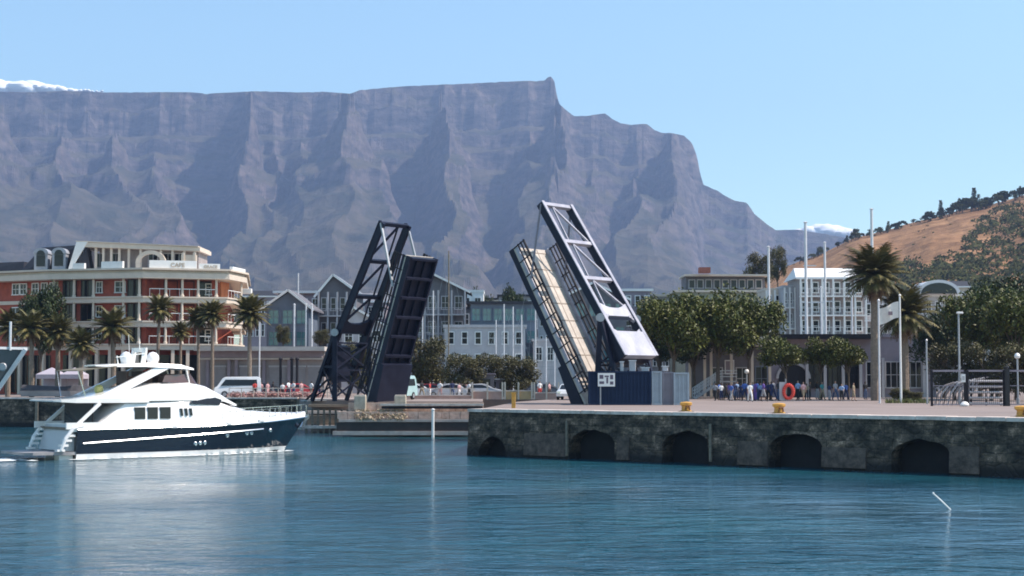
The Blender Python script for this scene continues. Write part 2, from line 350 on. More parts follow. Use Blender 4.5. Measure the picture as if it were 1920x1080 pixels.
# far quay wall behind the yacht
t = thing('quay_wall', (-40, 166, 0), 'dark far quay wall behind the motor yacht', 'quay wall')
mb = MB(); xr = gx(560, 166); nx = 60
for i in range(nx):
    for k in range(4):
        P4 = []
        for (a, b) in ((i, k), (i + 1, k), (i + 1, k + 1), (i, k + 1)):
            x = -75 + (xr + 75) * a / nx; z = -1 + 3.85 * b / 4; P4.append((x, 165.55 + .15 * noise.noise(Vector((x * .6, z, 2))), z))
        mb.add(P4, [(0, 1, 2, 3)])
mb.build('masonry', M['rock'], t, recalc=False); MB().box(((xr - 75) / 2, 165.7, 2.98), (xr + 75, .9, .16)).build('coping', M['coping'], t)
for px in (70, 120, 560): MB().box((gx(px, 165.3), 165.3, 1.4), (.3, .3, 2.9)).build('fender_pile', M['wood'], t)
# middle pier with timber fenders
pier = thing('fender_wall', (XL, 141, 0), 'low pinkish stone fender wall with timber beams left of the quay corner', 'fender wall')
X0, X1 = XL, gx(905, 139.6)
nb = MB()
def stonerow(mb, x0, x1, y0, z0, z1, dep, lo=.5, hi=1.4):
    x = x0
    while x < x1:
        L = random.uniform(lo, hi); mb.box((x + L / 2, y0 + random.uniform(-.06, .06), (z0 + z1) / 2), (L - .03, dep, z1 - z0)); x += L
stonerow(nb, X0 - 1.0, X1, 139.2, 1.55, 2.15, 1.6); stonerow(nb, X0 - .2, X1, 140.3, 2.2, 2.9, 1.2)
nb.build('stone_course', mat('pale_pink_stone', (0.34, 0.25, 0.20), .9, .3, 2.2, c2=(.66, .50, .41), bump=.5), pier)
MB().box(((X0 + X1) / 2 + 1.4, 138.8, 2.52), (X1 - X0 - 2.8, .3, .22)).build('dark_beam', M['dark'], pier)
MB().box(((X0 + X1) / 2 + 1.4, 138.75, 2.76), (X1 - X0 - 2.6, .5, .16)).build('top_beam', M['coping'], pier)
MB().box(((X0 + X1) / 2 - .3, 138.1, .85), (X1 - X0 + 1.4, .4, .8)).build('timber_fender', mat('wet_timber', (.03, .022, .02), .6, .3, 2), pier)
MB().box(((X0 + X1) / 2 - .4, 137.9, .35), (X1 - X0 + 1.8, .5, .34)).build('lower_waling', mat('pink_waling', (.46, .33, .28), .85, .2, 1.5, c2=(.68, .52, .45)), pier)
MB().box(((X0 + X1) / 2 - .2, 138.0, 1.42), (X1 - X0 + 1.2, .45, .24)).build('upper_waling', MATS['pink_waling'], pier)
mb = MB()
for k in range(260):                                               # rubble between the courses
    px = random.uniform(668, 762); y = random.uniform(137.9, 139.4); r = random.uniform(.08, .22)
    c = Vector((gx(px, y), y - .4, 1.5 + (y - 137.9) * .55)); vs = [c + Vector((random.uniform(-r, r), random.uniform(-r, r), random.uniform(-r, r) * .7)) for _ in range(6)]
    mb.add(vs, [(0, 1, 2), (0, 2, 3), (1, 3, 4), (2, 4, 5), (0, 3, 5), (1, 2, 5), (0, 4, 1), (3, 4, 5)])
tag(mb.build('rubble', mat('ochre_rubble', (.26, .20, .12), .95, .4, 3, c2=(.5, .42, .32))), 'loose ochre stones heaped on the ledge of the fender wall', 'rubble', kind='stuff')
for px, lab in ((676, 'pale concrete block left of the foot of the left bridge leaf'), (751, 'pale concrete block right of the foot of the left bridge leaf')):
    t = thing('concrete_block', (gx(px, 139), 139.6, 3.0), lab, 'concrete block', 'concrete blocks beside the left leaf')
    MB().box((gx(px, 139.6), 139.6, 2.92), (1.0, .9, 1.25)).build('block', mat('pale_concrete', (.40, .36, .29), .9, .2, 2, bump=.3), t, bevel=.05)
    MB().box((gx(px, 139.6), 139.6, 3.58), (.9, .8, .07)).build('cap', M['coping'], t)
t = thing('mooring_pole', (gx(812, 137.2), 137.2, -1), 'slim white mooring pole standing in the water before the fender wall', 'pole')
MB().tube([(gx(812, 137.2), 137.2, -1), (gx(812, 137.2), 137.2, 2.35)], .13, 10).build('post', M['white'], t)
MB().lathe((gx(812, 137.2), 137.2, 2.35), [(.18, 0), (.16, .07), (.05, .12)], 10).build('cap', M['white'], t)
# timber landing stage left of the pier
st = thing('landing_stage', (gx(615, 150), 150, 0), 'weathered grey timber landing stage in tiers left of the fender wall', 'landing stage')
for i, (pa, pb, Y, z0, z1, m_) in enumerate(((572, 668, 151.5, 2.9, 3.12, 'coping'), (578, 668, 150.4, 2.35, 2.6, 'wood'), (574, 668, 149.4, 1.75, 2.0, 'coping'), (570, 664, 148.6, .8, 1.6, 'wood'), (566, 662, 147.2, .45, .72, 'coping'))):
    xa, xb = gx(pa, Y), gx(pb, Y); MB().box(((xa + xb) / 2, Y + 1.2, (z0 + z1) / 2), (xb - xa, 2.6, z1 - z0)).build('tier', M[m_], st)
mb = MB()
for k in range(9):
    px = 575 + k * 11; mb.box((gx(px, 147.3), 147.3, 1.0), (.18, .18, 2.4))
mb.build('piles', M['wood'], st)

# ------- ground beyond and town slope
def terr_mat(name, flat1, flat2, steep1, steep2, sc=0.01, slope=(0.55, 0.8), strata=True, sun_grass=None):
    m = bpy.data.materials.new(name); m.use_nodes = True; n = m.node_tree.nodes; l = m.node_tree.links
    b = n['Principled BSDF']; b.inputs['Roughness'].default_value = 0.95; b.inputs['Specular IOR Level'].default_value = 0.1
    tc = n.new('ShaderNodeTexCoord')
    def nz(scale, st=(1, 1, 1), det=8):
        mp = n.new('ShaderNodeMapping'); mp.inputs['Scale'].default_value = st; l.new(tc.outputs['Object'], mp.inputs[0])
        t = n.new('ShaderNodeTexNoise'); t.inputs['Scale'].default_value = scale; t.inputs['Detail'].default_value = det; t.inputs['Roughness'].default_value = 0.68
        l.new(mp.outputs[0], t.inputs['Vector']); return t.outputs['Fac']
    def ramp(f, a, c, p0=.38, p1=.62):
        cr = n.new('ShaderNodeValToRGB'); cr.color_ramp.elements[0].position = p0; cr.color_ramp.elements[1].position = p1
        cr.color_ramp.elements[0].color = (*a, 1); cr.color_ramp.elements[1].color = (*c, 1); l.new(f, cr.inputs[0]); return cr.outputs[0]
    fl = ramp(nz(sc), flat1, flat2); stp = ramp(nz(sc * 1.2, (1, 1, 3.5) if strata else (1, 1, 1)), steep1, steep2)
    g = n.new('ShaderNodeNewGeometry'); sx = n.new('ShaderNodeSeparateXYZ'); l.new(g.outputs['True Normal'], sx.inputs[0])
    ma = n.new('ShaderNodeMath'); ma.operation = 'MULTIPLY_ADD'; ma.inputs[1].default_value = 0.3; l.new(nz(sc * 3), ma.inputs[0]); l.new(sx.outputs['Z'], ma.inputs[2])
    mr = n.new('ShaderNodeMapRange'); mr.inputs['From Min'].default_value = slope[0] + .15; mr.inputs['From Max'].default_value = slope[1] + .15; l.new(ma.outputs[0], mr.inputs[0])
    mx = n.new('ShaderNodeMix'); mx.data_type = 'RGBA'; l.new(mr.outputs[0], mx.inputs[0]); l.new(stp, mx.inputs[6]); l.new(fl, mx.inputs[7])
    l.new(mx.outputs[2], b.inputs['Base Color'])
    bp = n.new('ShaderNodeBump'); bp.inputs['Strength'].default_value = 0.9; bp.inputs['Distance'].default_value = 0.12 / sc
    l.new(nz(sc * 3, (1, 1, 1), 10), bp.inputs['Height']); l.new(bp.outputs[0], b.inputs['Normal'])
    return m
def fbm(x, y, z, o=5, g=.5):
    v = 0; a = 1; f = 1
    for _ in range(o): v += a * noise.noise(Vector((x * f, y * f, z * f))); a *= g; f *= 2.03
    return v
RIDGE = [(-300, 172), (0, 168), (60, 169), (110, 166), (180, 169), (360, 169), (380, 172), (480, 167), (560, 169), (600, 168), (655, 172), (672, 165), (700, 162), (760, 157), (860, 153), (960, 148), (1022, 147), (1027, 141), (1034, 139), (1041, 150), (1045, 178), (1050, 192), (1062, 203), (1076, 214), (1100, 214), (1136, 209), (1150, 220), (1165, 228), (1188, 231), (1215, 229), (1228, 240), (1242, 246), (1262, 247), (1285, 252), (1300, 266), (1309, 290), (1315, 325), (1321, 345), (1345, 355), (1362, 366), (1380, 375), (1402, 379), (1410, 390), (1416, 400), (1440, 420), (1456, 431), (1500, 430), (1560, 440), (1700, 470), (1920, 500), (2300, 520)]
SP = [(-60, 150, 900, .62), (120, 70, 420, .55), (235, 75, 520, .45), (300, 30, 260, .5), (452, 42, 520, .85), (505, 30, 220, .7), (560, 40, 260, .55), (635, 85, 760, .50), (700, 25, 200, .4), (835, 52, 620, .62), (868, 22, 200, .55), (985, 36, 300, .55), (1046, 55, 620, .78), (1100, 30, 260, .5), (1190, 40, 350, .5), (1262, 62, 500, .95)]
def mountain():
    cols = [-260 + 3.3 * i for i in range(704)]
    ts = []; d = -4000.0
    while d < 900: ts.append(d); d += 14 if -640 < d < 60 else (30 if -2000 < d <= -640 else 90)
    prof = [(-4000, .05), (-3000, .085), (-2300, .15), (-1700, .235), (-1250, .33), (-900, .43), (-640, .525), (-560, .56), (-545, .60), (-440, .635), (-330, .66), (-300, .72), (-215, .755), (-200, .80), (-150, .82), (-90, .83), (-60, .92), (-40, .93), (0, 1.0), (1000, 1.0)]
    V = []; Fc = []
    for px in cols:
        zr = (708 - interp(RIDGE, px)) / F
        cl = 44 * fbm(px * .013, 4.4, 0, 2) + 7 * abs(fbm(px * .06, 9.4, 2, 2))
        for t in ts:
            Dr = 6000.0; Y = Dr + t; H = zr * Dr; x = (px - 960) / F * Y
            lev = max(0.0, min(1.0, -t / 1300.0)); S = 0
            warp = 60 * noise.noise(Vector((x * .0018, Y * .0018, 5.0)))
            for c, w, p, top in SP:
                we = w * (.42 + 1.5 * lev); xx = abs(px + warp * (.3 + lev) - c) / we
                g = max(0, 1 - xx) ** 1.25 if xx < 1 else 0
                on = max(0, min(1, (lev * 3.2 - (1 - top) * 1.1)))
                S += p * .85 * g * (.06 + .94 * on)
            dd = t + S + cl * max(.25, 1 - lev * 1.6) + 34 * fbm(x * .006, Y * .012, 3, 4) * (1 if t < -20 else 0)
            f = interp(prof, dd)
            if H < 330: f = min(1, f * 1.2)
            iso = fbm(x * .0045, Y * .0045, 2, 6); rid = 1 - abs(noise.noise(Vector((x * .006, Y * .006, 9))) * 2)
            amp = 1 if t < -560 else (.55 if t < -30 else .1)
            z = HC + H * f + amp * (26 * iso + 14 * rid - 12) * min(1, (H * f) / 150)
            z = min(z, HC + zr * Y)
            if t >= 0: z = HC + H + min(8, 2 * noise.noise(Vector((px * .09, 1, 1))))
            V.append((x, Y, max(z, 2.0)))
    n = len(ts)
    for i in range(len(cols) - 1):
        for j in range(n - 1): Fc.append((i * n + j, (i + 1) * n + j, (i + 1) * n + j + 1, i * n + j + 1))
    m = MB(); m.v = V; m.f = Fc
    return m
mm = mountain().build('mountain', terr_mat('mountain_rock', (0.034, 0.038, 0.026), (0.095, 0.080, 0.058), (0.036, 0.038, 0.046), (0.150, 0.120, 0.115), 0.009, slope=(.45, .72)), recalc=False, smooth=False)
tag(mm, kind='structure')
gm = terr_mat('town_ground', (0.06, 0.06, 0.045), (0.26, 0.22, 0.17), (0.1, 0.1, 0.08), (0.2, 0.17, 0.14), 0.02)
V = []; Fc = []; NX, NY = 60, 40
for i in range(NX):
    for j in range(NY):
        y = 300 + (j / (NY - 1)) ** 1.6 * 3300; x = (-1 + 2 * i / (NX - 1)) * (400 + y * .8)
        V.append((x, y, 3.0 + 46 * max(0, (y - 700) / 2900) ** 1.2 + (3 * fbm(x * .004, y * .004, 0, 3) if y > 600 else 0)))
for i in range(NX - 1):
    for j in range(NY - 1): Fc.append((i * NY + j, (i + 1) * NY + j, (i + 1) * NY + j + 1, i * NY + j + 1))
m_ = MB(); m_.v = V; m_.f = Fc; tag(m_.build('ground', gm, recalc=False), kind='structure')

# brown grassy hill on the right
HR = [(1330, 566), (1380, 540), (1440, 517), (1480, 497), (1530, 480), (1560, 466), (1600, 447), (1640, 437), (1700, 421), (1760, 405), (1800, 393), (1850, 386), (1900, 372), (1960, 352), (2100, 325), (2400, 300)]
DH = 1150.0
def hill_z(px, Y):
    H = (708 - interp(HR, px)) / F * DH
    t = (Y - 380) / (DH - 380)
    if t <= 1: f = max(0, t) ** 1.12
    else: f = 1 - (t - 1) * .6
    n_ = 3.2 * fbm(px * .012, Y * .006, 3, 5) * min(1, max(0, (1 - t) * 4) + .25)
    return HC - 2 + (H + 2) * f + n_ * (1 if t < 1.05 else .2)
V = []; Fc = []; cols = [1330 + 5 * i for i in range(200)]; rows = [380 + 12 * j for j in range(80)]
for px in cols:
    for Y in rows: V.append(((px - 960) / F * Y, Y, hill_z(px, Y)))
n = len(rows)
for i in range(len(cols) - 1):
    for j in range(n - 1): Fc.append((i * n + j, (i + 1) * n + j, (i + 1) * n + j + 1, i * n + j + 1))
m_ = MB(); m_.v = V; m_.f = Fc
hm = terr_mat('hill_dry_grass', (0.20, 0.105, 0.052), (0.40, 0.225, 0.115), (0.13, .085, .05), (.24, .15, .09), 0.035, slope=(.3, .6))
tag(m_.build('hill', hm, recalc=False, smooth=True), kind='structure')
def hp(px, Y): return Vector(((px - 960) / F * Y, Y, hill_z(px, Y)))
def clump(mb, c, r, n, s, flat=.75):
    for _ in range(n):
        v = Vector((random.gauss(0, 1), random.gauss(0, 1), random.gauss(0, 1))).normalized() * (random.random() ** .35)
        p = c + Vector((v.x * r, v.y * r, v.z * r * flat)); a = Vector((random.uniform(-1, 1), random.uniform(-1, 1), random.uniform(-1, 1))).normalized() * s * random.uniform(.6, 1.3)
        b = a.orthogonal().normalized() * s * random.uniform(.5, 1.0)
        mb.add([p - a, p + b, p + a, p - b], [(0, 1, 2, 3)])
mb = MB(); cnt = 0
WOOD = [(1640, 500), (1665, 485), (1700, 492), (1740, 505), (1775, 470), (1800, 455), (1830, 440), (1815, 418), (1840, 400), (1900, 385), (2000, 370), (2400, 320)]
while cnt < 1500:                                                   # dark woodland on the lower slope
    px = random.uniform(1560, 2050); Y = random.uniform(420, 1120); p = hp(px, Y)
    py = 708 - (p.z - HC) / p.y * F
    if px > 1640: ylim = interp(WOOD, px) + 14 * noise.noise(Vector((px * .03, 0, 0)))
    else: ylim = 512
    if py < ylim: continue
    if noise.noise(Vector((px * .02, Y * .015, 0))) < -.42: continue
    r = random.uniform(2.0, 4.5); clump(mb, p + Vector((0, 0, r * .2)), r, 26, 1.0); cnt += 1
tag(mb.build('woodland', M['hillbush'], recalc=False), 'dark green woodland covering the lower right of the hill', 'woodland', kind='stuff')
mb = MB()
for k in range(45):
    px = random.uniform(1440, 1830); Y = random.uniform(600, 1130); p = hp(px, Y); r = random.uniform(.7, 1.6); clump(mb, p + Vector((0, 0, r * .3)), r, 12, .5)
tag(mb.build('scrub', M['hillbush'], recalc=False), 'sparse low scrub dotted over the dry hillside', 'scrub', kind='stuff')
# bright low cloud banks beyond the mountain
def cloud(px, py, Y, w, h, seed, label, skew=0.0):
    random.seed(seed); mb = MB(); c = at(px, py, Y)
    for k in range(90):
        a = random.uniform(-1, 1); env = h * (1 - abs(a) ** 1.3) * (1 + skew * a)
        r = max(6, env * random.uniform(.45, .75)); cc = c + Vector((a * w, random.uniform(-.05, .05) * w, random.uniform(0, .3) * env)); bm = []
        for i in range(9):
            th = pi * i / 8 - pi / 2
            for j in range(14):
                ph = 2 * pi * j / 14; d = Vector((cos(th) * cos(ph) * 1.5, cos(th) * sin(ph) * 1.5, sin(th) * .9)); bm.append(cc + d * r * (1 + .16 * noise.noise(d * 1.2 + cc * .03)))
        mb.add(bm, [(i * 14 + j, i * 14 + (j + 1) % 14, (i + 1) * 14 + (j + 1) % 14, (i + 1) * 14 + j) for i in range(8) for j in range(14)])
    o = mb.build('cloud', mat('cloud_white', (.9, .9, .9), 1, .02, .001), smooth=True); tag(o, label, 'cloud')
cloud(30, 172, 9000, 520, 85, 3, 'long flat white cloud lying on the left end of the plateau', -.5)
cloud(1545, 440, 9000, 230, 75, 5, 'low white cloud in the gap between the mountain and the brown hill')
random.seed(11)
# ================================================================ bascule bridge leaves
def leaf(hx, hy, ax, ay, theta, paint_, arm_paint, label, width=4.4, L=12.8, arm_lean=0.0, side=1, Lf=10.1, Lt=3.55, pz=5.9, pback=1.35, legb=(.9, 5.6)):
    """hinge at (hx,hy,3.2); (ax,ay) points across the channel; the leaf is raised by theta"""
    A = Vector((ax, ay, 0)).normalized(); Wv = Vector((-A.y, A.x, 0))
    if Wv.y < 0: Wv = -Wv                                           # width axis pointing away from the camera
    root = thing('bridge_leaf', (hx, hy, ZQ), label, 'drawbridge leaf', 'raised leaves of the drawbridge')
    H0 = Vector((hx, hy, 3.55)); U = A * cos(theta) + Vector((0, 0, sin(theta))); N = -A * sin(theta) + Vector((0, 0, cos(theta)))
    def P(u, w, n=0.0): return H0 + U * u + Wv * (w * width / 2) + N * n
    mb = MB(); mb.add([P(-.6, -1, 0.0), P(L, -1, 0), P(L, 1, 0), P(-.6, 1, 0), P(-.6, -1, -.18), P(L, -1, -.18), P(L, 1, -.18), P(-.6, 1, -.18)], [(0, 1, 2, 3), (7, 6, 5, 4), (0, 4, 5, 1), (1, 5, 6, 2), (2, 6, 7, 3), (3, 7, 4, 0)])
    mb.build('deck', M['deck'] if side > 0 else M['deck'], root)
    mb = MB()
    for w in (-.96, .96): mb.bar(P(-1.0, w, -.42), P(L, w, -.42), .2, .5, N)
    mb.build('girder', paint_, root)
    MB().add([P(.0, -.9, -.26), P(L - .1, -.9, -.26), P(L - .1, .9, -.26), P(0, .9, -.26), P(.0, -.9, -.2), P(L - .1, -.9, -.2), P(L - .1, .9, -.2), P(0, .9, -.2)], [(3, 2, 1, 0), (4, 5, 6, 7), (0, 1, 5, 4), (1, 2, 6, 5), (2, 3, 7, 6), (3, 0, 4, 7)]).build('soffit', paint_, root)
    mb = MB()
    for k in range(8): 
        u = .3 + (L - .45) * k / 7; mb.bar(P(u, -.90, -.5), P(u, .90, -.5), .2, .5, N)
    mb.build('cross_beams', paint_, root)
    mb = MB()
    for k in range(7):
        ua = .3 + (L - .45) * k / 7; ub = .3 + (L - .45) * (k + 1) / 7
        for w in (-.3, .3): mb.bar(P(ua + .1, w, -.35), P(ub - .1, w, -.35), .1, .25, N)
    mb.build('stringers', paint_, root)
    mb = MB(); mb.add([P(-.5, -1.05, -1.3), P(3.2, -1.05, -.95), P(3.2, 1.05, -.95), P(-.5, 1.05, -1.3), P(-.5, -1.05, -.2), P(3.2, -1.05, -.2), P(3.2, 1.05, -.2), P(-.5, 1.05, -.2)], [(0, 1, 2, 3), (7, 6, 5, 4), (0, 4, 5, 1), (1, 5, 6, 2), (2, 6, 7, 3), (3, 7, 4, 0)])
    mb.build('heel_plate', paint_, root)
    for w in (-1.0, 1.0):
        mb = MB()
        for k in range(11): u = .4 + (L - .5) * k / 10; mb.bar(P(u, w * 1.02, -.1), P(u, w * 1.06, 1.15), .08)
        for n_ in (.45, .80, 1.15): mb.bar(P(.2, w * (1.03 + n_ * .02), n_), P(L, w * (1.03 + n_ * .02), n_), .10 if n_ < 1 else .14)
        mb.build('railing', M['dark'], root)
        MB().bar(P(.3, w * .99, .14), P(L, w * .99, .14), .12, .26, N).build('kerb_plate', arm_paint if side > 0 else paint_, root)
    mb = MB()
    for k in range(9): u = .6 + k * (L - 1) / 8; mb.bar(P(u, -.93, .012), P(u, .93, .012), .09, .03, N)
    for w in (-.35, .38): mb.bar(P(.2, w, .006), P(L - .1, w, .006), .10, .02, N)
    mb.build('deck_seams', mat('seam_brown', (.27, .22, .18), .8, .3, 1.5), root)
    # balance arm on its tower
    back = -A
    Pv = H0 + Vector((0, 0, pz)) + back * pback                       # pivot
    th2 = theta + arm_lean; U2 = A * cos(th2) + Vector((0, 0, sin(th2))); N2 = -A * sin(th2) + Vector((0, 0, cos(th2)))
    aw = width * .5 - .05
    def Q(u, w, n=0.0):
        k = 1.0 - .10 * max(0, u) / Lf
        return Pv + U2 * u + Wv * (w * (aw + .1) * k) + N2 * n
    arm = MB()
    for w in (-1, 1): arm.bar(Q(-Lt, w, -.12), Q(Lf, w, -.12), .26, .62, N2)
    arm.build('balance_arm', paint_, root)
    for w in (-1, 1): MB().bar(Q(-Lt + .02, w, .23), Q(Lf + .05, w, .23), .34, .07, N2).build('flange', arm_paint, root)  # on the right leaf this pale strip paints sunlight on the arm's upper face
    us_ = (Lf - .15, Lf * .655, Lf * .335)
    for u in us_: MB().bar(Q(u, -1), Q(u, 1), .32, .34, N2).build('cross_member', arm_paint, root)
    mb = MB()
    for ua, ub in ((Lf - .3, us_[1] + .15), (us_[1] - .15, us_[2] + .15), (us_[2] - .15, .9)):
        w_ = .92 * side; mb.bar(Q(ua, -.35 * side), Q(ub, w_), .16, .16, N2); mb.bar(Q(ua, -.35 * side), Q(ub, -.5 * side), .12, .12, N2)
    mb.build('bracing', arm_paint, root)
    # portal plate with rounded opening
    def slab(mbx, pts, t=.26):
        n = len(pts); a = [Q(u, w, t / 2) for u, w in pts]; b = [Q(u, w, -t / 2) for u, w in pts]
        mbx.add(a + b, [tuple(range(n)), tuple(range(2 * n - 1, n - 1, -1))] + [(i, n + i, n + (i + 1) % n, (i + 1) % n) for i in range(n)])
    mb = MB()
    pts = [(.15, -.95), (.15, .95), (1.45, .95)] + [(.95 + .5 * abs(sin(x)) ** 3 * (1 if 1 else 0) + 0 * x, .8 * sin(x)) for x in (1.1, .8, .4, 0, -.4, -.8, -1.1)] + [(1.45, -.95)]
    slab(mb, pts)
    for s_ in (-1, 1): slab(mb, [(.3, s_ * .95), (.2, s_ * .6), (-.35, s_ * .95)]); slab(mb, [(-1.35, s_ * .6), (-1.45, s_ * .95), (-.95, s_ * .95)])
    mb.build('portal_plate', M['cw'] if side > 0 else arm_paint, root)
    wr = .93 if side > 0 else .1
    mb = MB(); slab(mb, [(-1.4, -.93), (-1.4, wr), (-Lt, wr), (-Lt, -.93)], .5); mb.build('counterweight', M['cw'] if side > 0 else arm_paint, root)
    mb = MB()
    a = [Q(-1.3, w, -.28) for w in (-.95, wr)]; b = [Q(-Lt, w, -.28) for w in (-.95, wr)]
    c = [Q(-Lt + .2, w, -1.75) for w in (-.95, wr)]
    mb.add([a[0], b[0], c[0], a[1], b[1], c[1]], [(0, 1, 2), (5, 4, 3), (0, 3, 4, 1), (1, 4, 5, 2), (2, 5, 3, 0)])
    mb.build('ballast_box', paint_, root)
    # lifting rods
    for w in (-1, 1):
        MB().bar(Q(Lf - .1, w * 1.04), P(L * .77, w * 1.08, .3), .17, .17).build('lifting_rod', M['contl'] if side > 0 else M['grey'], root)
    # tower
    for w in (-1, 1):
        tw = MB(); base = H0 + Wv * (w * (aw + .45)); base.z = ZQ; piv = Pv + Wv * (w * (aw + .45))
        b1 = base + back * legb[0]; b2 = base + back * legb[1]
        tw.bar(b1, piv + Vector((0, 0, .3)), .42, .42); tw.bar(b2, piv, .30, .30)
        m1 = b1.lerp(piv, .5); m2 = b2.lerp(piv, .5); tw.bar(m1, m2, .18); tw.bar(b1, m2, .15); tw.bar(m1, b1.lerp(b2, .6), .12)
        tw.build('tower_leg', arm_paint if side < 0 else paint_, root)
        MB().lathe(piv - Wv * .0, [(.0, -.3), (.34, -.3), (.34, .3), (0, .3)], 14, axis='y').build('bearing', M['grey'], root)
    mb = MB(); a = Pv + Wv * (aw + .45); b = Pv - Wv * (aw + .45)
    mb.bar(a, b, .22); base = H0.copy(); base.z = 5.2
    mb.build('axle', paint_, root)
    mb = MB(); q0 = H0 + back * legb[0]; q1 = H0 + back * legb[1]; e_ = Wv * (aw + .45)
    for base_, top_ in ((q0, Pv), (q1, Pv)):
        for f0, f1 in ((.05, .45), (.45, .85)):
            lo = base_.copy(); lo.z = ZQ; l0 = lo.lerp(top_, f0); l1 = lo.lerp(top_, f1); mb.bar(l0 + e_, l1 - e_, .13); mb.bar(l0 - e_, l1 + e_, .13); mb.bar(l1 + e_, l1 - e_, .14)
    mb.build('tower_bracing', paint_, root)
    return root
M['cw'] = mat('sunlit_steel', (.30, .30, .35), .45, .3, .9, c2=(.48, .47, .53))  # right counterweight and portal plate, sunlight put into the colour
leaf(gx(716, 143), 143, .78, -.63, R(70), M['bridge'], M['bridge'], 'left leaf of the raised drawbridge, dark navy with its underside beams facing the harbour', side=-1, width=3.6, L=13.0, arm_lean=R(-8.5), Lf=11.0, Lt=4.3, pz=5.6, pback=3.75, legb=(3.7, 6.6))
leaf(gx(1122, 128.5), 128.5, -.78, .63, R(60.5), M['bridge'], M['bridge_lit'], 'right leaf of the raised drawbridge, pale road deck and balance arm coloured pale as sunlit', side=1, width=4.2, L=14.1, arm_lean=R(-4.0), Lf=11.4, Lt=3.7, pz=6.25, pback=2.0, legb=(1.6, 4.2))
t = thing('stay_strut', (gx(575, 143), 143, 3), 'thin dark strut slanting up to the counterweight of the left bridge leaf', 'strut')
MB().bar((gx(571, 147), 147, 2.9), (gx(618, 146), 146, 5.1), .16).build('bar', M['dark'], t); MB().box((gx(571, 147), 147, 2.99), (.6, .6, .12)).build('base_plate', M['grey'], t)

# ================================================================ containers with sign
def container(px0, px1, Y, ztop, m_, label, dep=2.4, ribs=True, rz=0.0):
    x0, x1 = gx(px0, Y), gx(px1, Y); w = x1 - x0; t = thing('container', ((x0 + x1) / 2, Y, ZQ), label, 'container')
    MB().box(((x0 + x1) / 2, Y + dep / 2 + .06, (ZQ + ztop) / 2 + .06), (w - .1, dep, ztop - ZQ - .12)).build('body', m_, t)
    if ribs:
        mb = MB(); n = max(2, int(w / .28))
        for k in range(n): mb.box((x0 + .15 + (w - .3) * k / (n - 1), Y + .04, (ZQ + ztop) / 2), (.12, .07, ztop - ZQ - .35))
        mb.build('corrugation', m_, t)
    mb = MB()
    for x in (x0 + .06, x1 - .06): mb.box((x, Y, (ZQ + ztop) / 2), (.13, .16, ztop - ZQ))
    mb.box(((x0 + x1) / 2, Y, ztop - .07), (w - .27, .15, .13)); mb.box(((x0 + x1) / 2, Y, ZQ + .09), (w - .27, .15, .16))
    mb.build('frame', m_, t)
    return t
YC = 122.6; ZC = gz(696, YC)
t = container(1104, 1221, YC, ZC, M['cont'], 'long navy blue container carrying the small white notice board')
c2 = container(1222, 1241, YC + .1, ZC, M['contg'], 'narrow pale blue locker between the navy and lilac containers', dep=1.8)
container(1242, 1262, YC + .5, ZC - .05, M['contl'], 'dull lilac grey metal cabinet right of the pale blue locker', dep=1.6)
container(1263, 1292, YC + .2, ZC - .1, M['contg'], 'pale blue grey container, rightmost of the row beside the bridge', dep=2.2)
s = thing('notice_board', (gx(1130, YC), YC - .5, ZQ), 'white notice board with red and dark marks standing before the navy container', 'notice board')
xs = gx(1137, YC - .5)
MB().box((xs, YC - .5, gz(712, YC)), (1.3, .05, 1.02)).build('panel', M['white'], s)
mb = MB(); mb.box((xs - .45, YC - .45, 4.2), (.09, .07, 2.4)); mb.build('post', M['grey'], s)
mb = MB(); zz = gz(712, YC)
for (dx, dz, w, h) in ((-.38, .22, .3, .3), (.02, .26, .32, .12), (.4, .2, .24, .34), (-.36, -.22, .36, .2), (.06, -.05, .14, .46), (.4, -.25, .26, .24)): mb.box((xs + dx, YC - .529, zz + dz), (w, .008, h))
mb.build('markings', mat('sign_marks', (.10, .08, .12), .6, .3, 3), s)
mb = MB()
for k, (px, w, h) in enumerate(((1168, .25, .7), (1188, .5, .8), (1212, .6, .25), (1250, .4, .35))):
    tt = thing('deck_fitting', (gx(px, YC), YC + 1.2, ZC), ['grey vent pipe on the roof of the navy container', 'pale winch box on the roof of the navy container', 'low white hatch on the right end of the navy container roof', 'small white box on top of the lilac grey cabinet'][k], 'roof fitting')
    MB().box((gx(px, YC), YC + 1.2, ZC + h / 2), (w, .5, h)).build('body', M['greyw'], tt, bevel=.03); MB().box((gx(px, YC), YC + 1.2, ZC + h + .03), (w + .1, .6, .07)).build('lid', M['pole'], tt)

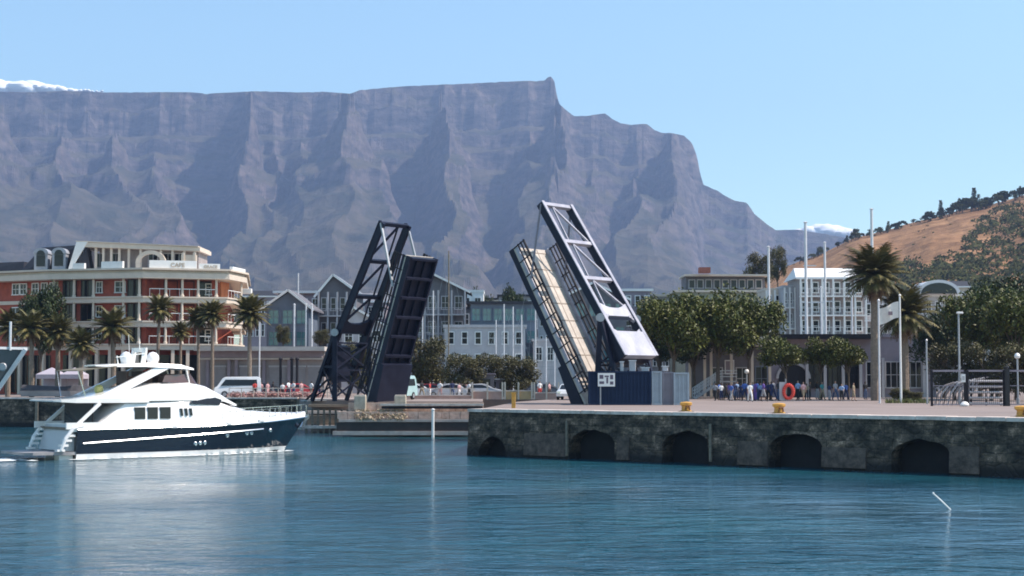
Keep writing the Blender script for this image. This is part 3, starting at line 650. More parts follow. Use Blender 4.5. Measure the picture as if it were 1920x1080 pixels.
# ================================================================ motor yacht
SY = Vector((-28.6, 101.7, 0)); hd = atan2(.63, .78)
yacht = thing('motor_yacht', (0, 0, 0), 'white and navy motor yacht with two radar domes under way, bow to the right', 'yacht')
def hullprof(s):
    zs = interp([(0, 1.88), (9, 1.95), (14, 2.12), (18.2, 2.36)], s)
    b = 2.6 * (1 - max(0, (s - 8) / 10.25) ** 2.4) if s > 8 else 2.6
    w = 2.38 * (1 - max(0, (s - 6) / 10.6) ** 1.9) if s > 6 else 2.38
    return zs, max(b, .02), max(w, .015)
def hull_rings(z_frac0, z_frac1, n=5, s0=0.0, out=0.0, z0=None, z1=None):
    rings = []
    for i in range(41):
        s = s0 + (18.2 - s0) * i / 40; zs, b, w = hullprof(s)
        lo = z0 if z0 is not None else -.5; hi = zs if z1 is None else z1
        r = []
        for k in range(n + 1):
            z = lo + (hi - lo) * k / n; f = max(0, min(1, (z) / zs)); hw = w + (b - w) * f ** .75
            if z < 0: hw = w * (1 + z * .55)
            kk = (max(0, s - 12) / 6.2) ** 2 * 1.9 * max(0, 1 - z / zs) ** .8; r.append((hw + out * (1 if s < 17.9 else 0), z, s - kk))
        ring = [(x_, -h, z) for h, z, x_ in r] + [(x_, h, z) for h, z, x_ in reversed(r)]
        rings.append(ring)
    return rings
MB().loft(hull_rings(0, 1, 8)).build('hull', M['navy'], yacht, smooth=True)
bt = MB().loft(hull_rings(0, 0, 2, out=.025, z0=-.3, z1=.34)); bt.build('boot_stripe', M['gel'], yacht, smooth=True)
mb = MB()
for sg in (-1, 1):
    pts = []; 
    for i in range(24):
        s = .4 + 13.2 * i / 23; zs, b, w = hullprof(s); z = .98 + s * .035 + .012 * s; f = z / zs; pts.append((s, sg * (w + (b - w) * f ** .75 + .03), z))
    mb.tube(pts, .055, 6)
    pts = [(s, sg * (hullprof(s)[1] + .03), hullprof(s)[0] - .02) for s in [18.15 * i / 40 for i in range(41)]]
    mb.tube(pts, .05, 6)
mb.build('rub_rail', M['chrome'], yacht, smooth=True)
for (s, z) in ((8.2, .78), (8.55, .80), (8.9, .82), (10.6, 1.25), (12.2, 1.35), (12.6, 1.36), (14.3, 1.5)):
    zs, b, w = hullprof(s); y = -(w + (b - w) * (z / zs) ** .75) - .02
    ph = MB().lathe((s, y, z), [(.0, .0), (.11, 0), (.13, -.02), (.10, -.035), (0, -.03)], 10, axis='y').build('porthole', M['chrome'], yacht)
for (s, z) in ((6.6, 1.86), (10.6, 1.98), (13.3, 2.12)):
    zs, b, w = hullprof(s); MB().box((s, -b - .05, z + .08), (.42, .12, .2)).build('fairlead', M['gel'], yacht, bevel=.03)
# deck edge, main cabin
rings = []
for i in range(31):
    s = -.1 + 18.1 * i / 30; zs, b, w = hullprof(max(0, s)); rings.append([(s, -b + .02, zs - .02), (s, -b + .06, zs + .26), (s, 0, zs + .38), (s, b - .06, zs + .26), (s, b - .02, zs - .02)])
MB().loft(rings).build('deck', M['gel'], yacht, smooth=True)
def cabin(st):
    rings = []
    for s, hb, z0, ht, zt in st:
        H = zt - z0; rings.append([(s, -hb, z0), (s, -hb * .99, z0 + H * .5), (s, -(hb * .4 + ht * .6), z0 + H * .82), (s, -ht * .8, zt - .03 * H), (s, 0, zt), (s, ht * .8, zt - .03 * H), (s, (hb * .4 + ht * .6), z0 + H * .82), (s, hb * .99, z0 + H * .5), (s, hb, z0)])
    return rings
def densify(st, n=4):
    out = []
    for a, b in zip(st, st[1:]):
        for k in range(n): f = k / n; out.append(tuple(x + (y - x) * f for x, y in zip(a, b)))
    return out + [st[-1]]
MB().loft(cabin(densify([(1.5, 2.2, 2.0, 2.05, 2.1), (2.6, 2.25, 2.0, 2.0, 3.1), (3.4, 2.25, 2.0, 1.95, 3.75), (8, 2.2, 2.05, 1.75, 3.85), (10.2, 1.98, 2.1, 1.35, 3.8), (11.6, 1.7, 2.15, 1.05, 3.25), (13.0, 1.45, 2.2, .8, 2.9), (15.2, 1.0, 2.3, .5, 2.72), (17.0, .45, 2.45, .2, 2.68)]))).build('main_cabin', M['gel'], yacht, smooth=True)
MB().loft(cabin(densify([(-.2, 2.2, 3.62, 2.1, 3.72), (1.5, 2.25, 3.6, 2.0, 3.95), (3.5, 2.2, 3.6, 1.95, 4.45), (5.5, 2.1, 3.6, 1.85, 4.75), (8.2, 1.95, 3.6, 1.6, 4.85), (9.6, 1.75, 3.6, 1.3, 4.55), (10.8, 1.5, 3.5, 1.0, 4.0), (11.9, 1.2, 3.2, .7, 3.4)]))).build('flybridge', M['gel'], yacht, smooth=True)
rings = []
for s, w, z0, z1 in ((-1.3, 1.9, 3.62, 3.70), (-.9, 2.15, 3.58, 3.74), (0, 2.3, 3.52, 3.78), (3, 2.33, 3.50, 3.8), (5, 2.2, 3.5, 3.78)):
    rings.append([(s, -w, z0), (s, w, z0), (s, w, z1), (s, -w, z1)])
MB().loft(rings).build('overhang', M['gel'], yacht)
# windows (set proud of the cabin side)
def sidewin(s0, s1, z0, z1, y, name='cabin_window', m_='glass', slant=0.0):
    MB().add([(s0, y(s0, z0), z0), (s1, y(s1, z0), z0), (s1 + slant, y(s1, z1), z1), (s0 + slant, y(s0, z1), z1), (s0, y(s0, z0) + .15, z0), (s1, y(s1, z0) + .15, z0), (s1 + slant, y(s1, z1) + .15, z1), (s0 + slant, y(s0, z1) + .15, z1)], [(0, 1, 2, 3), (7, 6, 5, 4), (0, 4, 5, 1), (1, 5, 6, 2), (2, 6, 7, 3), (3, 7, 4, 0)]).build(name, M[m_], yacht)
ys = lambda s, z: -2.27 + max(0, z - 2.6) * .05 + max(0, s - 8) * .06
for a, b in ((4.0, 4.72), (4.9, 5.6), (5.78, 6.5)): sidewin(a, b, 2.45, 3.2, ys)
for k in range(3): sidewin(7.25 + k * .34, 7.41 + k * .34, 2.62, 3.1, ys, 'side_vent', slant=-.06)
MB().add([(8.0, -2.16, 3.42), (10.3, -1.80, 3.28), (10.55, -1.62, 3.62), (9.9, -1.66, 3.82), (8.0, -2.10, 3.5), (8.0, -1.9, 3.42), (10.3, -1.6, 3.28), (10.55, -1.4, 3.62), (9.9, -1.46, 3.82), (8.0, -1.9, 3.5)], [(0, 1, 2, 3, 4), (9, 8, 7, 6, 5), (0, 5, 6, 1), (1, 6, 7, 2), (2, 7, 8, 3), (3, 8, 9, 4), (4, 9, 5, 0)]).build('saloon_window', M['glass'], yacht)
MB().add([(10.72, -1.38, 3.42), (11.65, -1.02, 3.12), (11.65, 1.02, 3.12), (10.72, 1.38, 3.42), (10.35, -1.05, 4.05), (10.35, 1.05, 4.05)], [(0, 1, 4), (1, 2, 5, 4), (2, 3, 5)]).build('windscreen', M['glass'], yacht)
# cockpit
MB().box((1.2, 0, 2.7), (.12, 4.2, 1.75)).build('saloon_door', M['glass'], yacht)
MB().box((.6, 0, 1.92), (1.9, 4.6, .12)).build('cockpit_sole', M['wood'], yacht)
for sg in (-1, 1):
    mb = MB(); mb.bar((-.2, sg * 2.42, 1.95), (1.6, sg * 2.3, 3.5), .09, .22); mb.box((.5, sg * 2.45, 2.1), (2.4, .16, .4)); mb.build('side_coaming', M['gel'], yacht)
mb = MB(); mb.add([(-.1, -2.1, 2.15), (-.1, 2.1, 2.15), (-.55, 2.1, .55), (-.55, -2.1, .55), (.15, -2.1, 2.15), (.15, 2.1, 2.15), (.15, 2.1, .5), (.15, -2.1, .5)], [(0, 1, 2, 3), (4, 7, 6, 5), (0, 4, 5, 1), (2, 6, 7, 3), (1, 5, 6, 2), (0, 3, 7, 4)])
mb.build('transom', mat('transom_shaded', (.45, .46, .47), .3, .05, 1), yacht)  # white gelcoat greyed, the stern's shade is put into the colour
for sg in (-1, 1):
    mb = MB()
    for k in range(5): mb.box((-.12 - .22 * k, sg * 2.28, 1.8 - .3 * k), (.5, .42, .14))
    mb.tube([(.4, sg * 2.52, 2.1), (-.25, sg * 2.52, 1.95), (-.75, sg * 2.5, 1.3), (-1.0, sg * 2.46, .6)], [.1, .12, .12, .1], 8)
    mb.build('stern_steps', M['gel'], yacht)
MB().loft([[(-3.1, -1.9, .34), (-3.1, 1.9, .34), (-3.1, 1.9, .5), (-3.1, -1.9, .5)], [(-2.7, -2.25, .34), (-2.7, 2.25, .34), (-2.7, 2.25, .5), (-2.7, -2.25, .5)], [(.0, -2.4, .3), (.0, 2.4, .3), (.0, 2.4, .5), (.0, -2.4, .5)]]).build('swim_platform', mat('platform_grey', (.2, .19, .2), .5, .15, 2, c2=(.35, .33, .33)), yacht)
MB().box((-.5, -1.7, .1), (.9, .7, .45)).build('platform_bracket', M['gel'], yacht)
# hardtop, arch, screen
rings = []
for s, w, z0, z1 in ((1.9, .9, 5.82, 5.9), (2.6, 1.5, 5.78, 5.95), (5, 1.8, 5.80, 6.05), (7.6, 1.7, 5.68, 5.95), (8.7, 1.2, 5.6, 5.72)):
    rings.append([(s, -w, z0), (s, w, z0), (s, w * .9, z1), (s, -w * .9, z1)])
MB().loft(rings).build('hardtop', M['gel'], yacht)
mb = MB()
for sg in (-1, 1):
    a = [(1.6, sg * 2.0, 3.9), (3.6, sg * 2.0, 4.3), (6.9, sg * 1.68, 5.82), (5.9, sg * 1.66, 5.86)]; b = [(x, y - sg * .25, z) for x, y, z in a]
    mb.add(a + b, [(0, 1, 2, 3), (7, 6, 5, 4), (0, 4, 5, 1), (1, 5, 6, 2), (2, 6, 7, 3), (3, 7, 4, 0)])
    mb.bar((8.3, sg * 1.3, 4.7), (8.0, sg * 1.4, 5.7), .09)
mb.build('arch', M['gel'], yacht)
MB().add([(6.2, -1.62, 4.8), (8.7, -1.3, 4.72), (9.2, -.7, 4.65), (9.2, .7, 4.65), (8.7, 1.3, 4.72), (6.2, 1.62, 4.8), (6.4, -1.55, 5.25), (8.3, -1.25, 5.35), (8.7, -.65, 5.35), (8.7, .65, 5.35), (8.3, 1.25, 5.35), (6.4, 1.55, 5.25)], [(0, 1, 7, 6), (1, 2, 8, 7), (2, 3, 9, 8), (3, 4, 10, 9), (4, 5, 11, 10)]).build('flybridge_screen', mat('tinted_screen', (.10, .05, .04), .1, .2, 2, spec=.8), yacht)
mb = MB()
for k in range(3): mb.box((4.6 + k * 1.1, .3, 4.95), (.7, 1.6, .5)); mb.box((4.3 + k * 1.1, .3, 5.3), (.15, 1.6, .45))
mb.build('flybridge_seats', mat('brown_leather', (.10, .05, .035), .6, .2, 3), yacht)
for s, r in ((4.4, .40), (6.3, .42)):
    MB().lathe((s, 0, 6.35), [(.05, -.42), (r * .8, -.3), (r, 0), (r * .92, .2), (r * .55, .38), (.03, .45)], 14).build('radar_dome', M['gel'], yacht, smooth=True)
mb = MB(); mb.bar((5.2, -.8, 5.9), (5.35, -.8, 6.9), .12, .3); mb.bar((5.2, .8, 5.9), (5.35, .8, 6.9), .12, .3); mb.bar((5.35, -1.0, 6.9), (5.35, 1.0, 6.9), .14, .3); mb.tube([(5.2, -.3, 6.9), (5.2, -.3, 7.6)], .03, 5); mb.tube([(4.9, .5, 6), (4.8, .5, 7.9)], .018, 5)
mb.bar((3.3, -1.2, 5.9), (3.2, -1.2, 6.5), .06); mb.bar((3.1, -1.3, 6.4), (5.3, -1.1, 6.7), .06)
mb.build('radar_mast', M['gel'], yacht)
for sg in (-1, 1):
    mb = MB(); prev = None
    for i in range(15):
        s = 10.2 + 7.9 * i / 14; zs, b, w = hullprof(s); p = (s, sg * max(.03, b - .15), zs + .22); tp = (s, sg * max(.03, b - .15), zs + .84)
        mb.bar(p, tp, .035)
        if prev: mb.bar(prev, tp, .04)
        prev = tp
    mb.build('bow_rail', M['chrome'], yacht)
an = MB(); an.box((18.1, -.0, 2.35), (.35, .3, .3)); an.bar((18.15, 0, 2.3), (17.75, 0, 1.6), .12, .22); an.box((17.7, 0, 1.55), (.2, .6, .2)); an.build('anchor', M['chrome'], yacht)
MB().lathe((2.4, -.3, 4.35), [(0, -.25), (.25, -.2), (.33, 0), (.25, .2), (0, .25)], 10, axis='x').build('yellow_buoyancy_cushion', mat('faded_yellow', (.55, .50, .18), .6, .2, 3), yacht)
MB().add([(.3, -1.7, 5.55), (3.0, -1.7, 5.85), (3.0, 1.7, 5.85), (.3, 1.7, 5.55), (.3, -1.7, 5.5), (3.0, -1.7, 5.8), (3.0, 1.7, 5.8), (.3, 1.7, 5.5)], [(0, 1, 2, 3), (7, 6, 5, 4), (0, 4, 5, 1), (1, 5, 6, 2), (2, 6, 7, 3), (3, 7, 4, 0)]).build('aft_awning', mat('khaki_canvas', (.16, .14, .10), .8, .15, 2), yacht)
mb = MB()
for sg in (-1, 1): mb.bar((.4, sg * 1.6, 5.5), (.8, sg * 1.9, 3.9), .05)
mb.build('awning_pole', M['chrome'], yacht)
yacht.location = SY; yacht.rotation_euler = (0, 0, hd)
# wake foam strips and bow wave
random.seed(21)
mb = MB()
for k in range(420):
    if k < 200: s = -random.uniform(2.6, 14); y = random.gauss(0, .9 + .06 * -s); 
    else: s = random.uniform(-.5, 17); y = -hullprof(max(0, s))[2] - abs(random.gauss(.05, .25)) - .03
    r = random.uniform(.05, .28) if k < 200 else random.uniform(.03, .12)
    p = SY + Matrix.Rotation(hd, 3, 'Z') @ Vector((s, y, 0.0))
    ring = [(p.x + r * 1.8 * cos(a) * random.uniform(.7, 1.2), p.y + r * sin(a), .03) for a in [2 * pi * i / 7 for i in range(7)]]
    mb.add(ring + [(p.x, p.y, .03 + r * .25)], [(i, (i + 1) % 7, 7) for i in range(7)])
tag(mb.build('foam', mat('sea_foam', (.75, .78, .78), .7, .1, 4)), 'white foam of the wake behind and beside the yacht', 'foam', kind='stuff')

# ================================================================ grey ship bow at the left edge
ship = thing('ship', (gx(0, 128), 128, 0), 'grey ship with white edged bow cut off by the left edge', 'ship')
bx = gx(46, 128); zt = gz(655, 128)
def shipring(s, out=0, zlo=None, zhi=None, m_=0):
    # s metres aft of the bow tip
    r = []
    for k in range(9):
        f = k / 8; z = -.6 + (zt + .6) * f
        rake = (1 - f) ** 1.0 * 5.2
        hw = max(.02, 3.0 * (1 - math.exp(-s / (4.0 - 1.2 * f))))
        r.append((hw + out, z, rake))
    return [(bx - s - k_ - .05, 128 - h, z) for h, z, k_ in r] + [(bx - s - k_ - .05, 128 + h, z) for h, z, k_ in reversed(r)]
MB().loft([shipring(s) for s in [0, .3, .7, 1.2, 1.8, 2.5, 3.2, 4, 5, 6, 8, 11, 16, 24]]).build('hull', mat('ship_grey', (.085, .095, .105), .45, .2, .5, c2=(.12, .13, .14)), ship, smooth=True)
mb = MB(); prev = None
for k in range(9):
    f = k / 8; z = -.2 + (zt + .2) * f; rake = (1 - f) * 5.0; p = (bx + .06 - rake, 128 - .1, z)
    if prev: mb.bar(prev, p, .34, .28)
    prev = p
mb.build('stem_band', M['pole'], ship)
mb = MB(); mb.bar((bx + .1, 128, zt + .06), (bx - 3, 125.6, zt + .1), .22, .2); mb.bar((bx - 3, 125.6, zt + .1), (bx - 24, 125.0, zt + .1), .22, .2); mb.bar((bx + .1, 128, zt + .06), (bx - 3, 130.4, zt + .1), .22, .2)
mb.build('bulwark_rail', M['pole'], ship)
MB().lathe((bx - 1.45, 126.9, gz(688, 128)), [(0, 0), (.28, 0), (.34, .1), (.2, .16)], 12, axis='y').build('hawse_pipe', M['grey'], ship)
MB().tube([(gx(18, 127), 127, zt - .1), (gx(18, 127), 127, gz(603, 127))], .1, 8).build('jackstaff', M['pole'], ship)
# ================================================================ buildings
MESHC = {}
def winmesh(w, h, mul=1, bars=1, m_frame='white', fw=.12):
    k = (w, h, mul, bars, m_frame)
    if k not in MESHC:
        f = MB(); f.box((0, 0, h / 2 - fw / 2), (w, .14, fw)); f.box((0, 0, -h / 2 + fw / 2), (w + .12, .2, fw))
        for s in (-1, 1): f.box((s * (w / 2 - fw / 2), 0, 0), (fw, .13, h - 2 * fw))
        for i in range(mul): f.box((-w / 2 + w * (i + 1) / (mul + 1), -.0, 0), (.06, .1, h - 2 * fw))
        for i in range(bars): f.box((0, .0, -h / 2 + h * (i + 1) / (bars + 1)), (w - 2 * fw, .08, .06))
        fo = f.build('window', M[m_frame]); p = MB().box((0, .03, 0), (w - .1, .03, h - .1)).build('pane', M['glass'])
        MESHC[k] = (fo.data, p.data); bpy.data.objects.remove(fo); bpy.data.objects.remove(p)
    return MESHC[k]
def window(parent, x, y, z, w, h, rz=0, mul=1, bars=1, frame='white', pane=None):
    fd, pd = winmesh(round(w, 2), round(h, 2), mul, bars, frame)
    o = sub(parent, 'window', fd, (x, y, z), rz); c = bpy.data.objects.new('pane', pd); col.objects.link(c); c.parent = o
    if pane:
        c.data = pd.copy() if False else c.data; c.material_slots[0].link = 'OBJECT'; c.material_slots[0].material = M[pane]
    return o
class Seg:
    """a facade line from a to b seen with its outside towards the camera"""
    def __init__(s, a, b): s.a = Vector((a[0], a[1], 0)); s.b = Vector((b[0], b[1], 0)); s.L = (s.b - s.a).length; s.d = (s.b - s.a) / s.L; s.n = Vector((s.d.y, -s.d.x, 0)); s.rz = atan2(s.d.y, s.d.x)
    def p(s, u, z, out=0): v = s.a + s.d * u + s.n * out; return (v.x, v.y, z)
    def box(s, mb, u0, u1, z0, z1, o0, o1): 
        c = s.p((u0 + u1) / 2, (z0 + z1) / 2, (o0 + o1) / 2); mb.box(c, (abs(u1 - u0), abs(o1 - o0), z1 - z0), s.rz)

# ---- hotel
FZ = [3.0, 8.9, 11.7, 14.7, 17.6]
PH = [(gx(-80, 208), 208), (gx(108, 200), 200), (gx(272, 197), 197), (gx(404, 199.5), 199.5), (gx(430, 205), 205), (gx(438, 232), 232), (gx(-80, 240), 240)]
hotel = thing('hotel', (PH[2][0], PH[2][1], ZQ), 'large red brick hotel with white verandas, dark mansard roof and white penthouse on the left', 'hotel')
PW = list(PH); PW[3] = (PH[3][0] - .2, PH[3][1] + 2.2); PW[4] = (PH[4][0] - 2.2, PH[4][1] + 2.0); PW[2] = (PH[2][0] + .01, PH[2][1]); PW.insert(3, (PH[2][0] + .3, PH[2][1] + 2.2))
MB().prism(PW, ZQ, 17.6).build('wall', M['brick'], hotel)
for z in (8.9, 11.7, 14.7): MB().prism([PH[2], PH[3], PH[4], (PH[4][0] - 3, PH[4][1] + 3), (PH[2][0], PH[2][1] + 4)], z - .38, z + .12).build('balcony_floor', M['cream'], hotel)
segs = [Seg(PH[i], PH[i + 1]) for i in range(5)]
# cornice and bands
mb = MB()
def ringband(mb, z0, z1, out, i0=0, i1=5):
    pts = [segs[i0].a + segs[i0].n * out]
    for i in range(i0, i1 - 1):
        n = (segs[i].n + segs[i + 1].n).normalized(); pts.append(segs[i].b + n * out / max(.5, n.dot(segs[i].n)))
    pts.append(segs[i1 - 1].b + segs[i1 - 1].n * out)
    inner = [segs[i].a for i in range(i0, i1)] + [segs[i1 - 1].b]
    poly = [(p.x, p.y) for p in pts] + [(p.x, p.y) for p in reversed(inner)]
    for a in range(len(pts) - 1): mb.prism([(pts[a].x, pts[a].y), (pts[a + 1].x, pts[a + 1].y), (inner[a + 1].x, inner[a + 1].y), (inner[a].x, inner[a].y)], z0, z1)
ringband(mb, 17.25, 17.9, 2.1); ringband(mb, 17.92, 18.25, 1.8); ringband(mb, 18.27, 18.5, 2.35)
mb.build('cornice', M['cream'], hotel)
MB().prism(PH, 17.61, 18.48).build('roof_slab', M['greyw'], hotel)
for z in FZ[1:4]:
    mb = MB(); ringband(mb, z - .4, z + .15, 1.7, 1, 5); ringband(mb, z + .17, z + .35, 1.85, 1, 5); ringband(mb, z - .35, z + .1, .25, 0, 1); mb.build('floor_band', M['cream'], hotel)
# veranda columns
def colmesh(h):
    c = MB(); c.lathe((0, 0, 0), [(.24, 0), (.24, .2), (.17, .25), (.15, h - .3), (.24, h - .2), (.24, h)], 10)
    o = c.build('column', M['cream'], smooth=True); d = o.data; bpy.data.objects.remove(o); return d
cm = colmesh(2.55)
cpos = [(1, gx(147, 199)), (1, gx(272, 197)), (2, gx(305, 197)), (2, gx(337, 198)), (2, gx(365, 198)), (2, gx(400, 199)), (3, gx(424, 202)), (1, gx(110, 200)), (1, gx(180, 197.5)), (1, gx(240, 197.5))]
for z in FZ[1:4]:
    for i, x in cpos:
        s = segs[i]; u = min(max((x - s.a.x) / s.d.x, .15), s.L - .15)
        sub(hotel, 'column', cm, s.p(u, z + .36 - (0), 1.5))
        if (i, x) == cpos[-1] or (i, x) == cpos[-2]: continue
# balcony rails
for z in FZ[1:4]:
    for i in (2, 3):
        s = segs[i]; mb = MB(); s.box(mb, .3, s.L - .3, z + 1.25, z + 1.33, 1.42, 1.5); n = int(s.L / 1.2)
        for k in range(n): s.box(mb, .3 + k * 1.2, .34 + k * 1.2, z + .36, z + 1.25, 1.44, 1.48)
        mb.build('balcony_rail', M['white'], hotel)
# windows
M['darkbrown'] = mat('dark_brown_frame', (.05, .025, .02), .6, .2, 2)
for fi, z in enumerate(FZ[1:4]):
    for px, i, w in ((186, 1, .9), (228, 1, 1.5), (25, 0, 1.2), (52, 0, 1.2), (72, 0, 1.1), (93, 0, 1.4), (8, 0, 1.3), (126, 1, 1.7), (163, 1, 1.7), (256, 1, 1.6)):
        s = segs[i]; x = gx(px, 199); u = (x - s.a.x) / s.d.x
        if u < 1 or u > s.L - .8: continue
        big = px in (126, 163, 256)
        window(hotel, *s.p(u, z + (1.45 if big else 1.6), .09), w if not big else 1.9, 2.3 if big else 1.5, s.rz, 1, 1 if not big else 0, 'darkbrown' if big else 'white')
    s = segs[2]
    for x in (289, 321, 351, 382): 
        u = (gx(x, 198) - s.a.x) / s.d.x; window(hotel, *s.p(u, z + 1.4, -2.1), 1.75, 2.3, s.rz, 0, 1, 'darkbrown')
    window(hotel, *segs[2].p(segs[2].L - .75, z + 1.5, -2.1), .8, 1.5, segs[2].rz, 0, 2)
mb = MB(); s = segs[3]; s.box(mb, 2.2, s.L - .1, FZ[3] + .36, 17.2, -.3, -.1); mb.build('orange_panel', M['terra'], hotel)
# mansard with dormers, left part
ml = [(gx(-70, 209), 209), (gx(150, 200), 200), (gx(150, 212), 212), (gx(-70, 220), 220)]
z0, z1 = 18.5, 21.4
def mans(xa, xb, ya, yb, z0, z1, ins, insl):
    return MB().add([(xa, ya, z0), (xb, yb, z0), (xb, yb + 11, z0), (xa, ya + 11, z0), (xa + insl, ya + ins, z1), (xb - .2, yb + ins, z1), (xb - .2, yb + 9, z1), (xa + insl, ya + 9, z1)], [(0, 1, 5, 4), (1, 2, 6, 5), (2, 3, 7, 6), (3, 0, 4, 7), (4, 5, 6, 7)])
xa, xb = gx(28, 204), gx(142, 200.5); mans(xa, xb, 205, 201, 18.5, 21.9, 1.4, 2.4).build('mansard_roof', M['slate'], hotel)
mans(gx(-80, 210), gx(40, 207), 211, 207, 18.5, 20.2, 1.0, 1).build('low_mansard_roof', M['slate'], hotel)
for px in (73, 110):
    x = gx(px, 202); y = 202.9 - (px - 73) * .02; mb = MB(); mb.box((x, y, 19.7), (1.7, 1.8, 2.1))
    pts = [(x + .95 * cos(a), 20.75 + .75 * sin(a)) for a in [pi * k / 10 for k in range(11)]]
    mb.profile(pts, y - 1.0, y + 1.0); o = mb.build('dormer', mat('lead_grey', (.32, .34, .38), .5, .2, 2), hotel)
    g = MB(); g.profile([(x + .55 * cos(a), 20.6 + .6 * sin(a)) for a in [pi * k / 10 for k in range(11)]], y - 1.03, y - 1.01); g.box((x, y - .93, 19.85), (1.1, .1, 1.4)); g.build('dormer_window', M['glass'], o)
# penthouse
yA = 201.0; xa, xb = gx(142, yA), gx(368, yA)
MB().box(((xa + xb) / 2 + 1.2, yA + 4, 20.0), (xb - xa - 2.6, 6, 2.9)).build('penthouse_wall', M['taupe'], hotel)
mb = MB(); mb.add([(xa + .2, yA - .9, 21.5), (xb + .4, yA - .9 + .3, 20.95), (xb + .4, yA + 7, 20.95), (xa + .2, yA + 7, 21.5), (xa + .2, yA - .9, 22.1), (xb + .4, yA - .6, 21.45), (xb + .4, yA + 7, 21.45), (xa + .2, yA + 7, 22.1)], [(0, 1, 2, 3), (7, 6, 5, 4), (0, 4, 5, 1), (1, 5, 6, 2), (2, 6, 7, 3), (3, 7, 4, 0)])
mb.add([(xa, yA - 1.0, 22.13), (xb + .2, yA - .8, 21.5), (xb + .2, yA + 7, 21.5), (xa, yA + 7, 22.13), (xa, yA - 1.0, 22.25), (xb + .2, yA - .8, 21.6), (xb + .2, yA + 7, 21.6), (xa, yA + 7, 22.25)], [(0, 1, 2, 3), (7, 6, 5, 4), (0, 4, 5, 1), (1, 5, 6, 2), (2, 6, 7, 3), (3, 7, 4, 0)])
mb.build('penthouse_roof', M['cream'], hotel)
mb = MB(); mb.add([(xa + .1, yA - 1, 22.1), (xa + 1.5, yA - 1, 22.1), (xa - .5, yA - 1, 18.6), (xa - .9, yA - 1, 18.6), (xa + .1, yA + 2, 22.1), (xa + 1.5, yA + 2, 22.1), (xa - .5, yA + 2, 18.6), (xa - .9, yA + 2, 18.6)], [(0, 1, 2, 3), (7, 6, 5, 4), (0, 4, 5, 1), (1, 5, 6, 2), (2, 6, 7, 3), (3, 7, 4, 0)]); mb.build('sloping_gable', M['white'], hotel)
MB().add([(xa - .3, yA - .95, 18.6), (xa + 1.9, yA - .95, 18.6), (xa + 1.3, yA - .95, 21.4), (xa - .3, yA + 1, 18.6), (xa + 1.9, yA + 1, 18.6), (xa + 1.3, yA + 1, 21.4)], [(0, 1, 2), (5, 4, 3), (0, 3, 4, 1), (1, 4, 5, 2), (2, 5, 3, 0)]).build('slate_wing', M['slate'], hotel)
for px in (178, 192, 207, 222, 240, 262, 300, 322, 344, 364):
    x = gx(px, yA); MB().box((x, yA - .35, 19.95), (.28, .28, 2.9)).build('penthouse_post', M['cream'], hotel)
for px in (184, 214, 284, 312, 333): window(hotel, gx(px, yA + .8), yA + .9, 19.9, 1.3, 1.9, 0, 1, 0, 'greyw')
# arched front piece
x = gx(282, 199); mb = MB(); r0, r1 = 1.9, 1.35
for k in range(10):
    a0, a1 = pi * k / 10, pi * (k + 1) / 10
    p = [(x + r * cos(a), 19.3 + r * .85 * sin(a)) for r, a in ((r0, a0), (r0, a1), (r1, a1), (r1, a0))]; mb.profile(p, 198.3, 198.8)
for sx in (-1.6, 1.6): mb.box((x + sx, 198.55, 18.85), (.5, .5, .95))
mb.build('arched_pediment', M['cream'], hotel)
x = gx(352, 199); mb = MB(); mb.box((x, 199, 19.4), (1.9, .5, 1.9)); mb.box((x - .7, 198.7, 19.5), (.3, .3, 2.2)); mb.box((x + .7, 198.7, 19.5), (.3, .3, 2.2)); mb.build('gable_block', M['cream'], hotel)
# parapet pieces and lettering
s = segs[2]
for sg_, a_, b_, h_ in ((segs[2], .2, 5.9, 19.45), (segs[2], 6.2, s.L + .2, 19.15), (segs[3], .3, segs[3].L, 18.95), (segs[1], 3.0, 4.6, 19.2), (segs[1], 6.9, 9.8, 19.35)):
    mb = MB(); sg_.box(mb, a_, b_, 18.5, h_, 1.6, 2.0); mb.build('parapet', M['white'], hotel)
def text(t, loc, rz, size, m_, parent, name='lettering', ext=.02, align='CENTER'):
    c = bpy.data.curves.new(name, 'FONT'); c.body = t; c.size = size; c.extrude = ext; c.align_x = align; c.offset = .012
    o = bpy.data.objects.new(name, c); col.objects.link(o); dg = bpy.context.evaluated_depsgraph_get(); me = bpy.data.meshes.new_from_object(o.evaluated_get(dg)); bpy.data.objects.remove(o)
    me.materials.clear(); me.materials.append(m_); n = bpy.data.objects.new(name, me); col.objects.link(n); n.parent = parent
    off = Vector((0, 0, 0)); p = parent
    while p is not None: off += p.location; p = p.parent
    n.location = Vector(loc) - off; n.rotation_euler = (pi / 2, 0, rz); return n
lt = mat('dull_bronze_letters', (.46, .38, .30), .6, .1, 3)
text('CAPE', s.p(3.6, 18.68, 2.03), s.rz, .72, lt, hotel); text('GRACE', s.p(7.6, 18.60, 2.03), s.rz, .52, lt, hotel)
